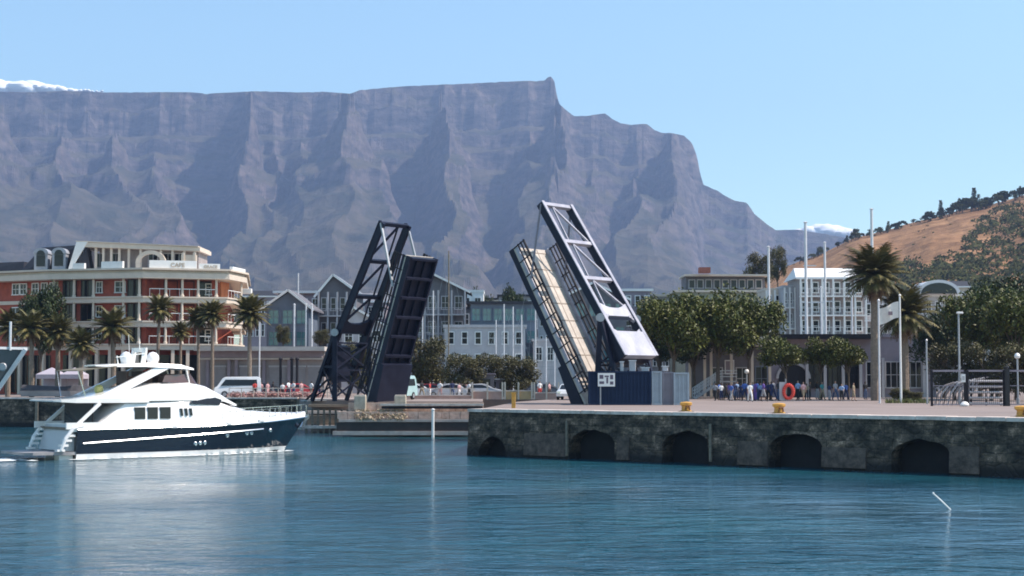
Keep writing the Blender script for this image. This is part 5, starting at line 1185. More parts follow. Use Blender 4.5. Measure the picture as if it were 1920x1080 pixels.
for px, Y, yc, r, lab, pr in ((15, 176, 612, 34, 'palm behind the bow of the grey ship at the left edge', PA), (60, 172, 615, 36, 'spreading palm right of the grey ship bow', PA), (108, 173, 622, 34, 'bronze tinted palm before the left hotel wing', PA), (152, 170, 645, 32, 'short palm left of the yacht flybridge', PA), (213, 172, 612, 38, 'broad green palm above the yacht radar domes, left one', PA),
                           (295, 178, 580, 28, 'slim palm in front of the lit hotel corner', PB), (372, 179, 598, 26, 'left of the twin palms before the hotel veranda', PB), (398, 178, 590, 28, 'right of the twin palms before the hotel veranda', PB), (468, 172, 588, 36, 'tall full palm at the right end of the hotel', PB), (338, 184, 622, 20, 'small palm between the slim palm and the twin palms', PA)):
    palmat(pr, PA.name if pr is PA else PB.name, px, Y, yc, r, lab, g)
g = 'tall palms by the flag'
palmat(PC, PC.name, 1641, 146, 515, 56, 'tallest palm, dark full crown against the brown hill', g)
palmat(PC, PC.name, 1696, 148, 590, 54, 'lower thick palm right of the white flag', g)

# ================================================================ masts, poles, flags, lamps
def sailboat(px, Y, ytop, spreaders, label, wood=False, boom=True, r=.085):
    x = gx(px, Y); zt = gz(ytop, Y); t = thing('sailing_boat', (x, Y, .2), label, 'sailing boat', 'moored sailing boats behind the promenade')
    rings = []
    for i in range(11):
        s = -4.5 + 9 * i / 10; b = 1.35 * (1 - abs((s + .6) / 5.4) ** 2.2); b = max(.04, b); rings.append([(x + s, Y - b, 1.1), (x + s, Y - b * .8, .2), (x + s, Y, -.5), (x + s, Y + b * .8, .2), (x + s, Y + b, 1.1)])
    zb = Vector((0, 0, 0)); MB().loft(rings).build('hull', M['gel'], t, smooth=True)
    MB().box((x - .5, Y, 1.4), (3.4, 1.5, .6)).build('cabin', M['gel'], t, bevel=.1)
    MB().tube([(x, Y, .9), (x, Y, zt)], [r * 1.2, r], 6).build('mast', M['wood'] if wood else M['pole'], t)
    mb = MB()
    for f in spreaders: z = 1 + (zt - 1) * f; mb.bar((x - .9, Y, z), (x + .9, Y, z), .06)
    for sx in (-.9, .9): mb.bar((x + sx * 1.3, Y, 1.1), (x + sx * .05, Y, zt - .3), .03)
    mb.bar((x - 4.4, Y, 1.1), (x, Y, zt - .2), .03); mb.bar((x + 4.4, Y, 1.1), (x, Y, zt - .4), .03)
    mb.build('rigging', M['grey'], t)
    if boom: MB().tube([(x + .1, Y, 2.4), (x + 3.6, Y, 2.5)], .12, 6).build('boom', M['panel_blue'], t)
for px, Y, yt, sp, lab, wd in ((841, 192, 470, (.6,), 'sailing boat with the tall dark wooden mast between the bridge leaves', True), (945, 200, 570, (.7,), 'sailing boat with short white mast left of the deck of the right leaf', False), (962, 204, 575, (.6,), 'sailing boat with short white mast, second from the left below the pale terrace', False), (1004, 190, 470, (.45, .7), 'sailing boat with white mast rising just behind the right leaf deck', False),
                        (1040, 192, 640, (.6,), 'sailing boat with low white mast under the right leaf deck', False), (792, 196, 560, (.7,), 'sailing boat with white mast right beside the left bridge leaf', False), (812, 198, 545, (.7,), 'sailing boat with white mast between the olive tree and the wooden mast', False), (930, 206, 600, (.6,), 'sailing boat with the shortest white mast before the pale terrace', False), (978, 202, 590, (.65,), 'sailing boat with white mast just left of the mast behind the right leaf deck', False), (1024, 197, 632, (.6,), 'sailing boat with low white mast between the ochre wall and the right leaf', False), (558, 222, 512, (.6,), 'sailing boat with thin white mast over the gabled glass house', False)):
    sailboat(px, Y, yt, sp, lab, wd)
def pole(px, Y, y0, y1, label, r=.14, m_='pole', cat='pole', name='tall_pole', spreader=(), grp=None):
    x = gx(px, Y); z0 = gz(y0, Y); z1 = gz(y1, Y); z0 = ZQ if z0 < 5 else z0; t = thing(name, (x, Y, z0), label, cat, grp)
    MB().tube([(x, Y, z0), (x, Y, z1)], [r, r * .8], 8).build('shaft', M[m_], t)
    MB().lathe((x, Y, z1), [(r, 0), (r * 1.3, .08), (.02, .2)], 8).build('finial', M[m_], t)
    if spreader:
        mb = MB()
        for y, w in spreader: z = gz(y, Y); mb.bar((x - w * .25, Y, z), (x + w, Y, z), .12)
        mb.build('spreader', M[m_], t)
g = 'tall pale masts behind the quay restaurant'
pole(1443, 184, 750, 464, 'leftmost tall pale mast, beside the cream corner house', .17, grp=g, cat='mast', name='yacht_mast')
pole(1513, 186, 750, 418, 'tallest pale mast in front of the white balcony block, with one spreader', .20, grp=g, cat='mast', name='yacht_mast', spreader=((498, 1.2), (567, 2.2)))
pole(1549, 188, 750, 456, 'tall pale mast right of the tallest one, before the white pitched roof', .16, grp=g, cat='mast', name='yacht_mast', spreader=((565, 1.0),))
pole(1541, 190, 750, 540, 'shorter pale mast close to the second tall one', .13, grp=g, cat='mast', name='yacht_mast')
pole(1638, 190, 750, 393, 'tall pale mast rising behind the crown of the tallest palm', .2, grp=g, cat='mast', name='yacht_mast')
pole(1599, 187, 750, 545, 'thin pale mast at the right edge of the white balcony block', .12, grp=g, cat='mast', name='yacht_mast')
pole(486, 182, 750, 600, 'slim pale pole right of the tall full palm', .10, grp='pale poles near the hall', name='lamp_pole'); pole(551, 200, 750, 572, 'pale pole before the gabled glass house, leftmost of three', .14, grp='pale poles near the hall', name='lamp_pole'); pole(573, 200, 750, 572, 'pale pole before the gabled glass house, middle of three', .12, grp='pale poles near the hall', name='lamp_pole'); pole(584, 200, 750, 572, 'pale pole before the gabled glass house, rightmost of three', .12, grp='pale poles near the hall', name='lamp_pole')
pole(1649, 131, 752, 565, 'slim white flag pole without a flag before the tallest palm', .09, cat='flag pole', name='flag_pole')
pole(1738, 127, 760, 640, 'short grey pole at the left corner of the iron fence', .08, m_='grey')
x = gx(1689, 133); t = thing('flag_pole', (x, 133, ZQ), 'white flag pole flying the pale flag between the palms', 'flag pole')
MB().tube([(x, 133, ZQ), (x, 133, gz(556, 133))], [.1, .07], 8).build('shaft', M['white'], t); MB().lathe((x, 133, gz(556, 133)), [(.02, 0), (.13, .1), (.02, .22)], 8).build('finial', M['white'], t)
mb = MB(); NXf, NZf = 14, 6; z0f = gz(565, 133)
for i in range(NXf + 1):
    for j in range(NZf + 1):
        u = i / NXf * 1.65; mb.v.append((x - .1 - u, 133 + .16 * sin(u * 5 + j * .3) * (u / 1.6), z0f - j / NZf * 1.35 - u * .38 + .06 * sin(u * 4)))
for i in range(NXf):
    for j in range(NZf): mb.f.append((i * (NZf + 1) + j, (i + 1) * (NZf + 1) + j, (i + 1) * (NZf + 1) + j + 1, i * (NZf + 1) + j + 1))
fl = thing('flag', (x - .1, 133, z0f), 'pale white flag with a faint dark emblem hanging from its pole by the palms', 'flag')
mb.build('cloth', mat('flag_cloth', (.72, .66, .6), .8, .08, 3), fl, recalc=False)
o = MB().box((x - .85, 132.75, z0f - 1.0), (.35, .015, .3)).build('emblem', mat('flag_emblem', (.25, .18, .2), .8, .2, 4), fl)
def lamp(px, Y, ytop, label, arm=0, head='post', ybase=None):
    x = gx(px, Y); zt = gz(ytop, Y); t = thing('street_lamp', (x, Y, ZQ), label, 'street lamp'); MB().tube([(x, Y, ZQ), (x, Y, ZQ + .5), (x, Y, ZQ + .52), (x, Y, zt)], [.14, .14, .09, .07], 8).build('post', M['grey'], t)
    if head == 'globe': MB().lathe((x, Y, zt + .15), [(.05, -.2), (.2, -.1), (.24, .05), (.15, .22), (.02, .28)], 10).build('lamp_head', M['white'], t, smooth=True)
    else: MB().box((x + .1, Y, zt + .06), (.5, .25, .16)).build('lamp_head', M['white'], t, bevel=.04)
lamp(1799, 126, 588, 'tall grey lamp post standing behind the iron fence', head='post'); lamp(1908, 125, 672, 'short lamp with a white globe near the right edge', head='globe')
lamp(1400, 158, 700, 'small lamp in front of the pavilion', head='globe')

# ================================================================ iron fence, gear behind it, bollards
YF = 118.5; zf = gz(694, YF)
for k, (a, b) in enumerate(((1744, 1811), (1811, 1884), (1888, 1965))):
    xa, xb = gx(a, YF), gx(b, YF); t = thing('iron_fence', (xa, YF, ZQ), ('left iron fence panel beside the short grey pole', 'middle iron fence panel behind the tall lamp post', 'right iron fence panel cut by the right edge')[k], 'iron fence', 'dark iron fence panels on the quay')
    for x in (xa + .1, xb - .08): MB().box((x, YF, (ZQ + zf) / 2), (.16, .16, zf - ZQ)).build('post', M['dark'], t)
    mb = MB(); mb.box(((xa + xb) / 2, YF, zf - .05), (xb - xa - .22, .12, .14)); mb.box(((xa + xb) / 2, YF, ZQ + .12), (xb - xa - .22, .08, .08)); mb.box(((xa + xb) / 2, YF, ZQ + 1.5), (xb - xa - .22, .06, .06)); mb.build('rails', M['mauve'], t)
    mb = MB(); n = int((xb - xa) / .14)
    for q_ in range(1, n): mb.box((xa + (xb - xa) * q_ / n, YF, (ZQ + zf) / 2), (.022, .022, zf - ZQ - .3))
    mb.build('bars', M['dark'], t)
t = thing('fence_post', (gx(1886, YF), YF, ZQ), 'thick dark post between the middle and right fence panels', 'post'); MB().box((gx(1886, YF), YF - .25, (ZQ + zf) / 2 + .05), (.32, .28, zf - ZQ + .1)).build('shaft', M['black'], t); MB().box((gx(1886, YF), YF - .25, zf + .17), (.4, .36, .12)).build('cap', M['dark'], t)
random.seed(31)
for k in range(9):                                                 # bent timber ribs stored behind the fence
    px = 1752 + k * 8; Y = 121 + (k % 3) * .5; x = gx(px, Y); t = thing('timber_rib', (x, Y, ZQ), 'bent grey timber leaning in the stack behind the left fence panel', 'timber', 'bent timbers stacked behind the fence')
    MB().tube([(x, Y, ZQ), (x + .25, Y, ZQ + .9), (x + .8, Y, ZQ + 1.5 + .05 * k), (x + 1.5, Y, ZQ + 1.75 + .05 * k)], [.09, .09, .08, .06], 6).build('rib', M['greyw'] if k % 2 else M['taupe'], t)
for k in range(5):
    z = ZQ + .15 + k * .42; x0, x1 = gx(1818, 121), gx(1880, 121); t = thing('pipe', ((x0 + x1) / 2, 121, z), ('lowest', 'second lowest', 'middle', 'second highest', 'highest')[k] + ' of the grey pipes racked behind the middle fence panel', 'pipe', 'grey pipes racked behind the fence')
    MB().tube([(x0, 121, z), (x1, 121, z)], .09, 8).build('tube', M['greyw'], t); MB().lathe((x0, 121, z), [(.1, -.05), (.13, -.05), (.13, .05), (.1, .05)], 8, axis='x').build('collar', M['grey'], t)
mb = MB(); t = thing('pipe_rack', (gx(1850, 121), 121.3, ZQ), 'upright rack frame holding the grey pipes behind the fence', 'rack')
for px in (1822, 1850, 1878): mb.box((gx(px, 121), 121.25, ZQ + 1.1), (.1, .1, 2.2))
mb.box((gx(1850, 121), 121.25, ZQ + 2.2), (2.4, .12, .08)); mb.build('frame', M['dark'], t)
t = thing('white_sign', (gx(1806, 118), 118, ZQ), 'small white notice fixed on the fence in front of the lamp post', 'sign'); MB().box((gx(1807, 118.2), 118.3, gz(709, 118)), (.3, .04, .6)).build('plate', M['white'], t); MB().box((gx(1807, 118.2), 118.27, gz(709, 118)), (.18, .012, .3)).build('print', M['greyw'], t)
t = thing('white_bag', (gx(1808, 117), 117, ZQ), 'small white sack lying at the foot of the fence', 'sack'); MB().lathe((gx(1808, 117.4), 117.4, ZQ), [(.02, 0), (.3, .02), (.34, .14), (.2, .3), (.05, .36)], 9).build('sack_body', M['white'], t, smooth=True)
def bollard(px, Y, w, h, label, slim=False):
    x = gx(px, Y); t = thing('bollard', (x, Y, ZQ), label, 'bollard', 'yellow mooring bollards on the quay'); a = w / 2
    if slim:
        MB().box((x, Y, ZQ + h / 2), (w, w, h)).build('body', M['yellow'], t, bevel=.02); MB().box((x, Y, ZQ + h + .04), (w + .06, w + .06, .08)).build('cap', M['yellow'], t); return
    mb = MB(); mb.lathe((x, Y, ZQ), [(a * 1.05, 0), (a * 1.05, .08), (a * .78, .12), (a * .72, h * .6), (a * 1.0, h * .72), (a * 1.05, h * .92), (a * .8, h), (.02, h + .03)], 14); mb.build('body', M['yellow'], t, smooth=True)
    MB().box((x, Y, ZQ + .03), (w * 1.25, w * 1.25, .06)).build('base_plate', M['dark'], t)
    MB().tube([(x - a * .2, Y - a * .95, ZQ + h * .25), (x - a * .1, Y - a * 1.05, ZQ + h * .6), (x + a * .4, Y - a * .95, ZQ + h * .62), (x + a * .5, Y - a * .9, ZQ + h * .2)], .06, 6).build('rust_stain_rope', mat('rust_brown', (.16, .07, .03), .8, .3, 5), t)
bollard(963, 110.5, .28, 1.0, 'slim yellow post near the left corner of the quay', True)
bollard(1286, 97.5, .72, .62, 'orange yellow bollard in front of the pale blue grey container')
bollard(1460, 92.5, .75, .62, 'orange yellow bollard in front of the arched doorway, nearest the middle of the quay')
bollard(1916, 84, .8, .62, 'orange bollard at the very right edge of the quay')
# weeds at the palm feet
random.seed(8); mb = MB()
for k in range(700):
    px = random.uniform(1660, 1742); Y = random.uniform(131, 137); p = Vector((gx(px, Y), Y, ZQ)); a = random.uniform(0, 6.28); h = random.uniform(.15, .5); d = Vector((cos(a) * .12, sin(a) * .12, h)); s_ = Vector((-sin(a) * .03, cos(a) * .03, 0)); mb.add([p - s_, p + s_, p + d], [(0, 1, 2)])
tag(mb.build('grass', M['leafA'], recalc=False), 'strip of yellowish grass at the foot of the palms', 'grass', kind='stuff')

# ================================================================ cars
def car(colr, name='parked_car', van=False):
    t = thing(name, (0, 0, 0), None, None); m_ = paint('car_' + name + str(colr), colr, .25, coat=.5)
    if van: prof = [(-2.3, .35), (-2.35, 1.0), (-2.3, 1.95), (-2.0, 2.1), (1.3, 2.08), (1.6, 1.95), (2.15, 1.15), (2.4, 1.0), (2.45, .45), (2.3, .32)]
    else: prof = [(-2.0, .35), (-2.1, .62), (-2.05, .95), (-1.8, 1.05), (-1.35, 1.42), (-.2, 1.5), (.45, 1.42), (1.15, 1.0), (1.9, .86), (2.1, .6), (2.05, .35)]
    rings = []
    for y, k in ((-.86, .93), (-.82, .985), (-.62, 1.0), (.62, 1.0), (.82, .985), (.86, .93)): rings.append([(x * (1 if z < 1 else .97), y * (1 if z < 1.05 else .84), .35 + (z - .35) * k) for x, z in prof])
    MB().loft(rings).build('body', m_, t, smooth=True)
    gl = MB(); yy = .80 if van else .775
    wp = [(-1.9, 1.2), (-1.85, 1.8), (1.25, 1.8), (1.75, 1.2)] if van else [(-1.45, 1.03), (-1.15, 1.36), (.35, 1.36), (.95, 1.03)]
    for s in (-1, 1):
        y = s * yy; gl.add([(x, y, z) if 0 else (x, s * (yy + (.02 if z < 1.3 else -.04)), z) for x, z in wp] , [(0, 1, 2, 3) if s > 0 else (3, 2, 1, 0)])
    gl.build('side_glass', M['glass'], t, recalc=False)
    wz = MB(); wz.add([(1.70, -.62, 1.95), (1.70, .62, 1.95), (2.2, .68, 1.2), (2.2, -.68, 1.2)] if van else [(.55, -.58, 1.42), (.55, .58, 1.42), (1.2, .66, 1.02), (1.2, -.66, 1.02)], [(0, 1, 2, 3)]); wz.build('windscreen', M['glass'], t, recalc=False)
    for sx in (-1.3, 1.35):
        for sy in (-1, 1):
            w = MB().lathe((sx, sy * .80, .33), [(.16, -.1), (.33, -.1), (.34, 0), (.33, .1), (.16, .1)], 14, axis='y').build('wheel', M['black'], t, smooth=True); MB().lathe((sx, sy * .9, .33), [(.0, -.02), (.19, -.02), (.19, .02), (0, .02)], 10, axis='y').build('rim', M['grey'], w)
    for sy in (-1, 1): MB().box((2.06 if not van else 2.4, sy * .62, .72 if not van else .85), (.1, .32, .16)).build('headlight', M['chrome'], t)
    return t
C = {k: car(v, 'parked_car') for k, v in dict(white=(.7, .7, .7), silver=(.4, .4, .42), red=(.35, .03, .03), dark=(.03, .03, .04), pink=(.5, .3, .28)).items()}; V_ = car((.75, .75, .75), 'parked_van', True); V2 = car((.35, .5, .5), 'parked_van', True)
g = 'cars parked along the promenade'
for k, (c, px, Y, rz, lab) in enumerate((('white', 782, 166, 0, 'white car parked right of the left bridge leaf, first in the row'), ('red', 812, 170, .1, 'red car parked behind the first white car of the row'), ('silver', 838, 165, 3.14, 'silver car parked right of the white mooring pole'), ('pink', 868, 169, 0, 'pale pink car parked left of the dark kiosk'), ('white', 855, 176, .2, 'white car at the back under the low olive tree'), ('dark', 800, 178, 0, 'dark car at the back under the tall olive tree'),
                                  ('white', 1066, 152, -1.75, 'white car facing the harbour left of the navy container'), ('dark', 1022, 166, .2, 'dark car behind the low pink wall by the right leaf'), ('silver', 905, 166, 0, 'silver car in front of the dark kiosk'),
                                  ('silver', 345, 172, 0, 'silver car parked before the hotel, above the yacht cabin'), ('dark', 500, 176, 0, 'dark car parked before the pale shutters'), ('red', 562, 174, .2, 'red car parked near the three dark pillars'))):
    place(C[c], USED, (gx(px, Y), Y, ZQ), rz, 1, lab, 'car', g)
place(V_, USED, (gx(447, 170), 170, ZQ), 3.3, 1.05, 'white van parked above the bow rail of the yacht', 'van', 'vans on the promenade')
place(V2, USED, (gx(747, 153), 153, ZQ), -1.9, 1.1, 'pale teal minibus beside the heel of the left bridge leaf', 'van', 'vans on the promenade')
# covered boats and tents on the left quay
for px, Y, L, lab in ((100, 171, 6.5, 'long low boat under a dark cover on the quay left of the yacht'), (168, 169.5, 3.6, 'small boat under a dark cover just behind the yacht stern')):
    x = gx(px, Y); t = thing('covered_boat', (x, Y, ZQ), lab, 'covered boat', 'covered boats on the quay'); rings = []; r2 = []
    for i in range(11):
        f = i / 10; s = -L / 2 + L * f; b = .95 * (1 - max(0, (f - .4) / .62) ** 2); rings.append([(x + s, Y - b, ZQ + .75), (x + s, Y - b * .6, ZQ + .1), (x + s, Y + b * .6, ZQ + .1), (x + s, Y + b, ZQ + .75)]); r2.append([(x + s, Y - b - .03, ZQ + .7), (x + s, Y - b * .5, ZQ + 1.15 + .12 * sin(f * 9)), (x + s, Y, ZQ + 1.35 - .3 * f), (x + s, Y + b * .5, ZQ + 1.15), (x + s, Y + b + .03, ZQ + .7)])
    MB().loft(rings).build('hull', M['greyw'], t); MB().loft(r2).build('cover', mat('dark_tarpaulin', (.06, .055, .06), .7, .3, 2), t, smooth=True)
for px, w, lab in ((97, 46, 'lilac grey market tent left of the short palm'), (140, 40, 'pale lilac market tent behind the short palm')):
    Y = 184; x = gx(px, Y); W = w * Y / F; t = thing('market_tent', (x, Y, ZQ), lab, 'tent', 'lilac tents in front of the hotel'); z = gz(702, Y)
    MB().add([(x - W / 2, Y - 1.5, z), (x + W / 2, Y - 1.5, z), (x + W / 2, Y + 1.5, z), (x - W / 2, Y + 1.5, z), (x, Y, z + .8), (x - W / 2, Y - 1.5, z - .5), (x + W / 2, Y - 1.5, z - .5), (x + W / 2, Y + 1.5, z - .5), (x - W / 2, Y + 1.5, z - .5)], [(0, 1, 4), (1, 2, 4), (2, 3, 4), (3, 0, 4), (0, 5, 6, 1), (1, 6, 7, 2), (2, 7, 8, 3), (3, 8, 5, 0)]).build('canopy', mat('lilac_canvas', (.42, .38, .44), .8, .1, 2), t)
    MB().box((x, Y + 1.4, (ZQ + z) / 2), (W * .96, .06, z - ZQ - .5)).build('back_cloth', MATS['lilac_canvas'], t)
    mb = MB()
    for sx in (-1, 1):
        for sy in (-1.45, 1.45): mb.box((x + sx * W * .48, Y + sy, (ZQ + z) / 2 - .2), (.07, .07, z - ZQ - .4))
    mb.build('tent_poles', M['pole'], t)
# quay furniture: life ring stand
x = gx(1478, 143); t = thing('lifebuoy_stand', (x, 143, ZQ), 'round red lifebuoy on a grey stand among the people, below the arched doorway', 'lifebuoy stand')
mb = MB(); 
for k in range(20):
    a = 2 * pi * k / 20; b = 2 * pi * (k + 1) / 20; mb.tube([(x + .42 * cos(a), 142.9, ZQ + .85 + .60 * sin(a)), (x + .42 * cos(b), 142.9, ZQ + .85 + .60 * sin(b))], .16, 8, False)
mb.build('ring', M['redp'], t, smooth=True); MB().box((x - .55, 143.05, ZQ + .9), (.5, .06, 1.6)).build('board', M['greyw'], t); MB().box((x - .2, 143.2, ZQ + 1.0), (.1, .1, 2.0)).build('post', M['grey'], t)
# floating white stick at lower right
p = Vector(((1764 - 960) / F * 62.5, 62.5, .05)); t = thing('floating_stick', p, 'thin white stick poking aslant out of the water at the lower right', 'stick')
MB().tube([p + Vector((-.36, .1, .55)), p + Vector((-.1, .05, .30)), p + Vector((.33, 0, -.12))], [.03, .04, .03], 6).build('stick_body', M['white'], t); MB().lathe(p + Vector((-.36, .1, .55)), [(.02, -.03), (.05, 0), (.02, .05)], 6).build('tip', M['white'], t)
# ================================================================ people
def person_mesh(pose):
    """one continuous skinned body; returns mesh data of body, shirt, trousers, hair"""
    st = pose.get('step', 0.0); arm = pose.get('arm', (.0, .0)); bend = pose.get('lean', 0.0)
    J = {'pel': (0, 0, .95, .125, .10), 'waist': (0, -.0 - bend * .3, 1.08, .125, .09), 'chest': (0, -bend, 1.30, .15, .105), 'neckb': (0, -bend * 1.3, 1.45, .07, .06), 'neck': (0, -bend * 1.5, 1.53, .05, .05), 'head': (0, -bend * 1.6 - .01, 1.63, .078, .09), 'top': (0, -bend * 1.6, 1.715, .06, .07)}
    for s, nm in ((-1, 'l'), (1, 'r')):
        f = st * s; a = arm[0 if s < 0 else 1]
        J['hip' + nm] = (s * .10, 0, .88, .09, .09); J['knee' + nm] = (s * .11, -f * .55 - .02, .50, .058, .06); J['ank' + nm] = (s * .11, -f * .9 + .02, .09, .04, .042); J['toe' + nm] = (s * .12, -f * .9 - .16, .035, .04, .03)
        J['sh' + nm] = (s * .19, -bend * 1.1, 1.40, .06, .06); J['el' + nm] = (s * .24, -bend + f * .25 - a * .10, 1.13, .043, .043); J['wr' + nm] = (s * .24, -bend + f * .3 - a * .32, .90 + a * .22, .03, .028); J['palm' + nm] = (s * .24, -bend + f * .33 - a * .40, .82 + a * .26, .034, .018)
        for q_ in range(4): J['f%d' % q_ + nm] = (s * .235, -bend + f * .33 - a * .44 + (q_ - 1.5) * .020, .735 + a * .29 - .01 * abs(q_ - 1.5), .010, .010)
        J['th' + nm] = (s * .215, -bend + f * .33 - a * .42 - .045, .785 + a * .26, .011, .011)
    names = list(J); vs = [J[k][:3] for k in names]; E = [('pel', 'waist'), ('waist', 'chest'), ('chest', 'neckb'), ('neckb', 'neck'), ('neck', 'head'), ('head', 'top')]
    for nm in 'lr': E += [('pel', 'hip' + nm), ('hip' + nm, 'knee' + nm), ('knee' + nm, 'ank' + nm), ('ank' + nm, 'toe' + nm), ('chest', 'sh' + nm), ('sh' + nm, 'el' + nm), ('el' + nm, 'wr' + nm), ('wr' + nm, 'palm' + nm), ('palm' + nm, 'th' + nm)] + [('palm' + nm, 'f%d' % q_ + nm) for q_ in range(4)]
    me = bpy.data.meshes.new('pm'); me.from_pydata(vs, [(names.index(a), names.index(b)) for a, b in E], []); o = bpy.data.objects.new('pm', me); col.objects.link(o)
    m = o.modifiers.new('s', 'SKIN'); sv = me.skin_vertices[0].data
    for i, k in enumerate(names): sv[i].radius = J[k][3:5]; sv[i].use_root = (k == 'pel')
    o.modifiers.new('u', 'SUBSURF').levels = 1
    dg = bpy.context.evaluated_depsgraph_get(); b = bpy.data.meshes.new_from_object(o.evaluated_get(dg)); bpy.data.objects.remove(o)
    hy = J['head'][1]
    for v in b.vertices:                                           # brow, nose and chin on the face side (-y)
        x, y, z = v.co
        if 1.56 < z < 1.70 and y < hy - .05:
            if abs(x) < .022 and 1.60 < z < 1.645: v.co.y -= .022
            elif 1.645 < z < 1.665 and abs(x) > .015: v.co.y += .006
    b.polygons.foreach_set('use_smooth', [True] * len(b.polygons))
    def region(test, off, nm):
        b.update(); keep = [p for p in b.polygons if test(p.center)]
        idx = sorted({i for p in keep for i in p.vertices}); mp = {i: k for k, i in enumerate(idx)}
        m2 = bpy.data.meshes.new(nm); m2.from_pydata([tuple(b.vertices[i].co + b.vertices[i].normal * off) for i in idx], [], [tuple(mp[i] for i in p.vertices) for p in keep]); m2.polygons.foreach_set('use_smooth', [True] * len(m2.polygons)); m2.update(); return m2
    sh = region(lambda c: 1.0 < c.z < 1.47 and (abs(c.x) < .21 or c.z > (1.17 if pose.get('short', 1) else 1.0)), .018, 'shirt')
    tl = pose.get('tl', .12); tr = region(lambda c: tl < c.z < 1.04 and abs(c.x) < .205, .02, 'trousers')
    hr = region(lambda c: c.z > 1.60 and (c.z > 1.685 or c.y > hy + .0) and abs(c.x) < .12, .014, 'hair')
    so = region(lambda c: c.z < .10, .008, 'shoes')
    for q_ in (b, sh, tr, hr, so):
        q_.materials.clear(); q_.materials.append(M['skin1'])
    return b, sh, tr, hr, so
POSES = [person_mesh(p) for p in (dict(step=.0, arm=(.1, .1)), dict(step=.28, arm=(.0, .3)), dict(step=-.22, arm=(.5, .0), tl=.45), dict(step=.05, arm=(1.0, .9), lean=.04), dict(step=.3, arm=(.2, .2), short=0))]
def cm(nm, c, r=.8): return mat('cloth_' + nm, c, r, .12, 6)
CL = dict(white=cm('white', (.75, .75, .75)), blue=cm('blue', (.07, .14, .42)), navy=cm('navy', (.02, .03, .09)), purple=cm('purple', (.15, .08, .32)), red=cm('red', (.5, .05, .04)), black=cm('black', (.015, .015, .018)), grey=cm('grey', (.3, .3, .32)), pink=cm('pink', (.6, .35, .35)), lightblue=cm('lightblue', (.3, .42, .62)), khaki=cm('khaki', (.3, .24, .16)), teal=cm('teal', (.05, .25, .25)), jeans=cm('jeans', (.05, .08, .16)))
def person(px, Y, pose, rz, shirt, trous, skin, label, sc=1.0, group='people on the quay', z=ZQ):
    if group == 'people on the quay' and shirt != 'white': Y += ((px * 13) % 9 - 5) * .95
    sc = sc * (.90 + .18 * ((px * 7 + int(Y)) % 10) / 10)
    t = thing('person', (gx(px, Y), Y, z), label, 'person', group)
    for d, nm, mm_ in zip(POSES[pose], ('body', 'shirt', 'trousers', 'hair', 'shoes'), (M['skin' + str(skin)], CL[shirt], CL[trous], M['hair'], CL['black'])):
        o = bpy.data.objects.new(nm, d); col.objects.link(o); o.parent = t; o.material_slots[0].link = 'OBJECT'; o.material_slots[0].material = mm_
    t.rotation_euler = (0, 0, rz); t.scale = (sc,) * 3
P = person
P(1352, 147, 0, .4, 'white', 'navy', 1, 'person in white shirt and navy trousers, leftmost of the quay group')
P(1362, 149, 1, 1.2, 'black', 'black', 1, 'person all in black beside the leftmost white shirt')
P(1371, 146, 1, -1.0, 'blue', 'grey', 2, 'person in blue shirt and grey trousers walking left of the group centre')
P(1381, 148, 3, .8, 'lightblue', 'jeans', 2, 'person in light blue shirt holding both hands up before the chest')
P(1389, 150, 0, 2.6, 'navy', 'navy', 1, 'person in navy clothes with back turned near the pavilion post')
P(1396, 147, 2, -.6, 'blue', 'navy', 1, 'person in blue shirt and short trousers left of the person all in white')
P(1406, 139, 1, .2, 'white', 'white', 2, 'person dressed all in white, brightest figure of the group', 1.05)
P(1416, 147, 0, -1.2, 'purple', 'purple', 1, 'person all in purple right of the person in white')
P(1425, 149, 3, .4, 'lightblue', 'navy', 2, 'person in pale blue top and navy trousers in front of the round trees')
P(1431, 146, 2, 1.7, 'purple', 'grey', 1, 'person in purple shirt and grey shorts')
P(1441, 148, 0, .1, 'navy', 'black', 1, 'person in navy shirt and black trousers left of the red lifebuoy')
P(1450, 150, 1, -2.2, 'grey', 'navy', 2, 'person in grey shirt walking away left of the red lifebuoy')
P(1459, 147, 0, .9, 'black', 'jeans', 1, 'person in black shirt and blue jeans close to the red lifebuoy')
P(1496, 145, 1, -.9, 'lightblue', 'black', 2, 'person in pale shirt and black trousers right of the red lifebuoy')
P(1506, 146, 2, .5, 'pink', 'khaki', 2, 'person in pink shirt and khaki shorts right of the red lifebuoy')
P(1518, 149, 0, 1.5, 'black', 'black', 1, 'person in black standing before the first glazed bay')
P(1541, 146, 1, .6, 'teal', 'khaki', 2, 'person in teal shirt and khaki trousers under the small green tree')
P(1555, 150, 0, 2.0, 'navy', 'grey', 1, 'person in navy shirt and grey trousers beside the small green tree')
P(1578, 146, 3, -.4, 'lightblue', 'black', 2, 'person in light blue shirt left of the tall palms')
P(1586, 148, 1, .4, 'blue', 'navy', 1, 'person in bright blue shirt and navy trousers left of the tall palms')
P(1600, 147, 2, 1.1, 'khaki', 'khaki', 2, 'person in khaki near the foot of the tallest palm')
P(1622, 150, 0, .5, 'black', 'jeans', 1, 'person in black top and jeans at the foot of the tallest palm')
P(1341, 150, 1, -.5, 'grey', 'black', 1, 'person in grey shirt by the pale stair railing')
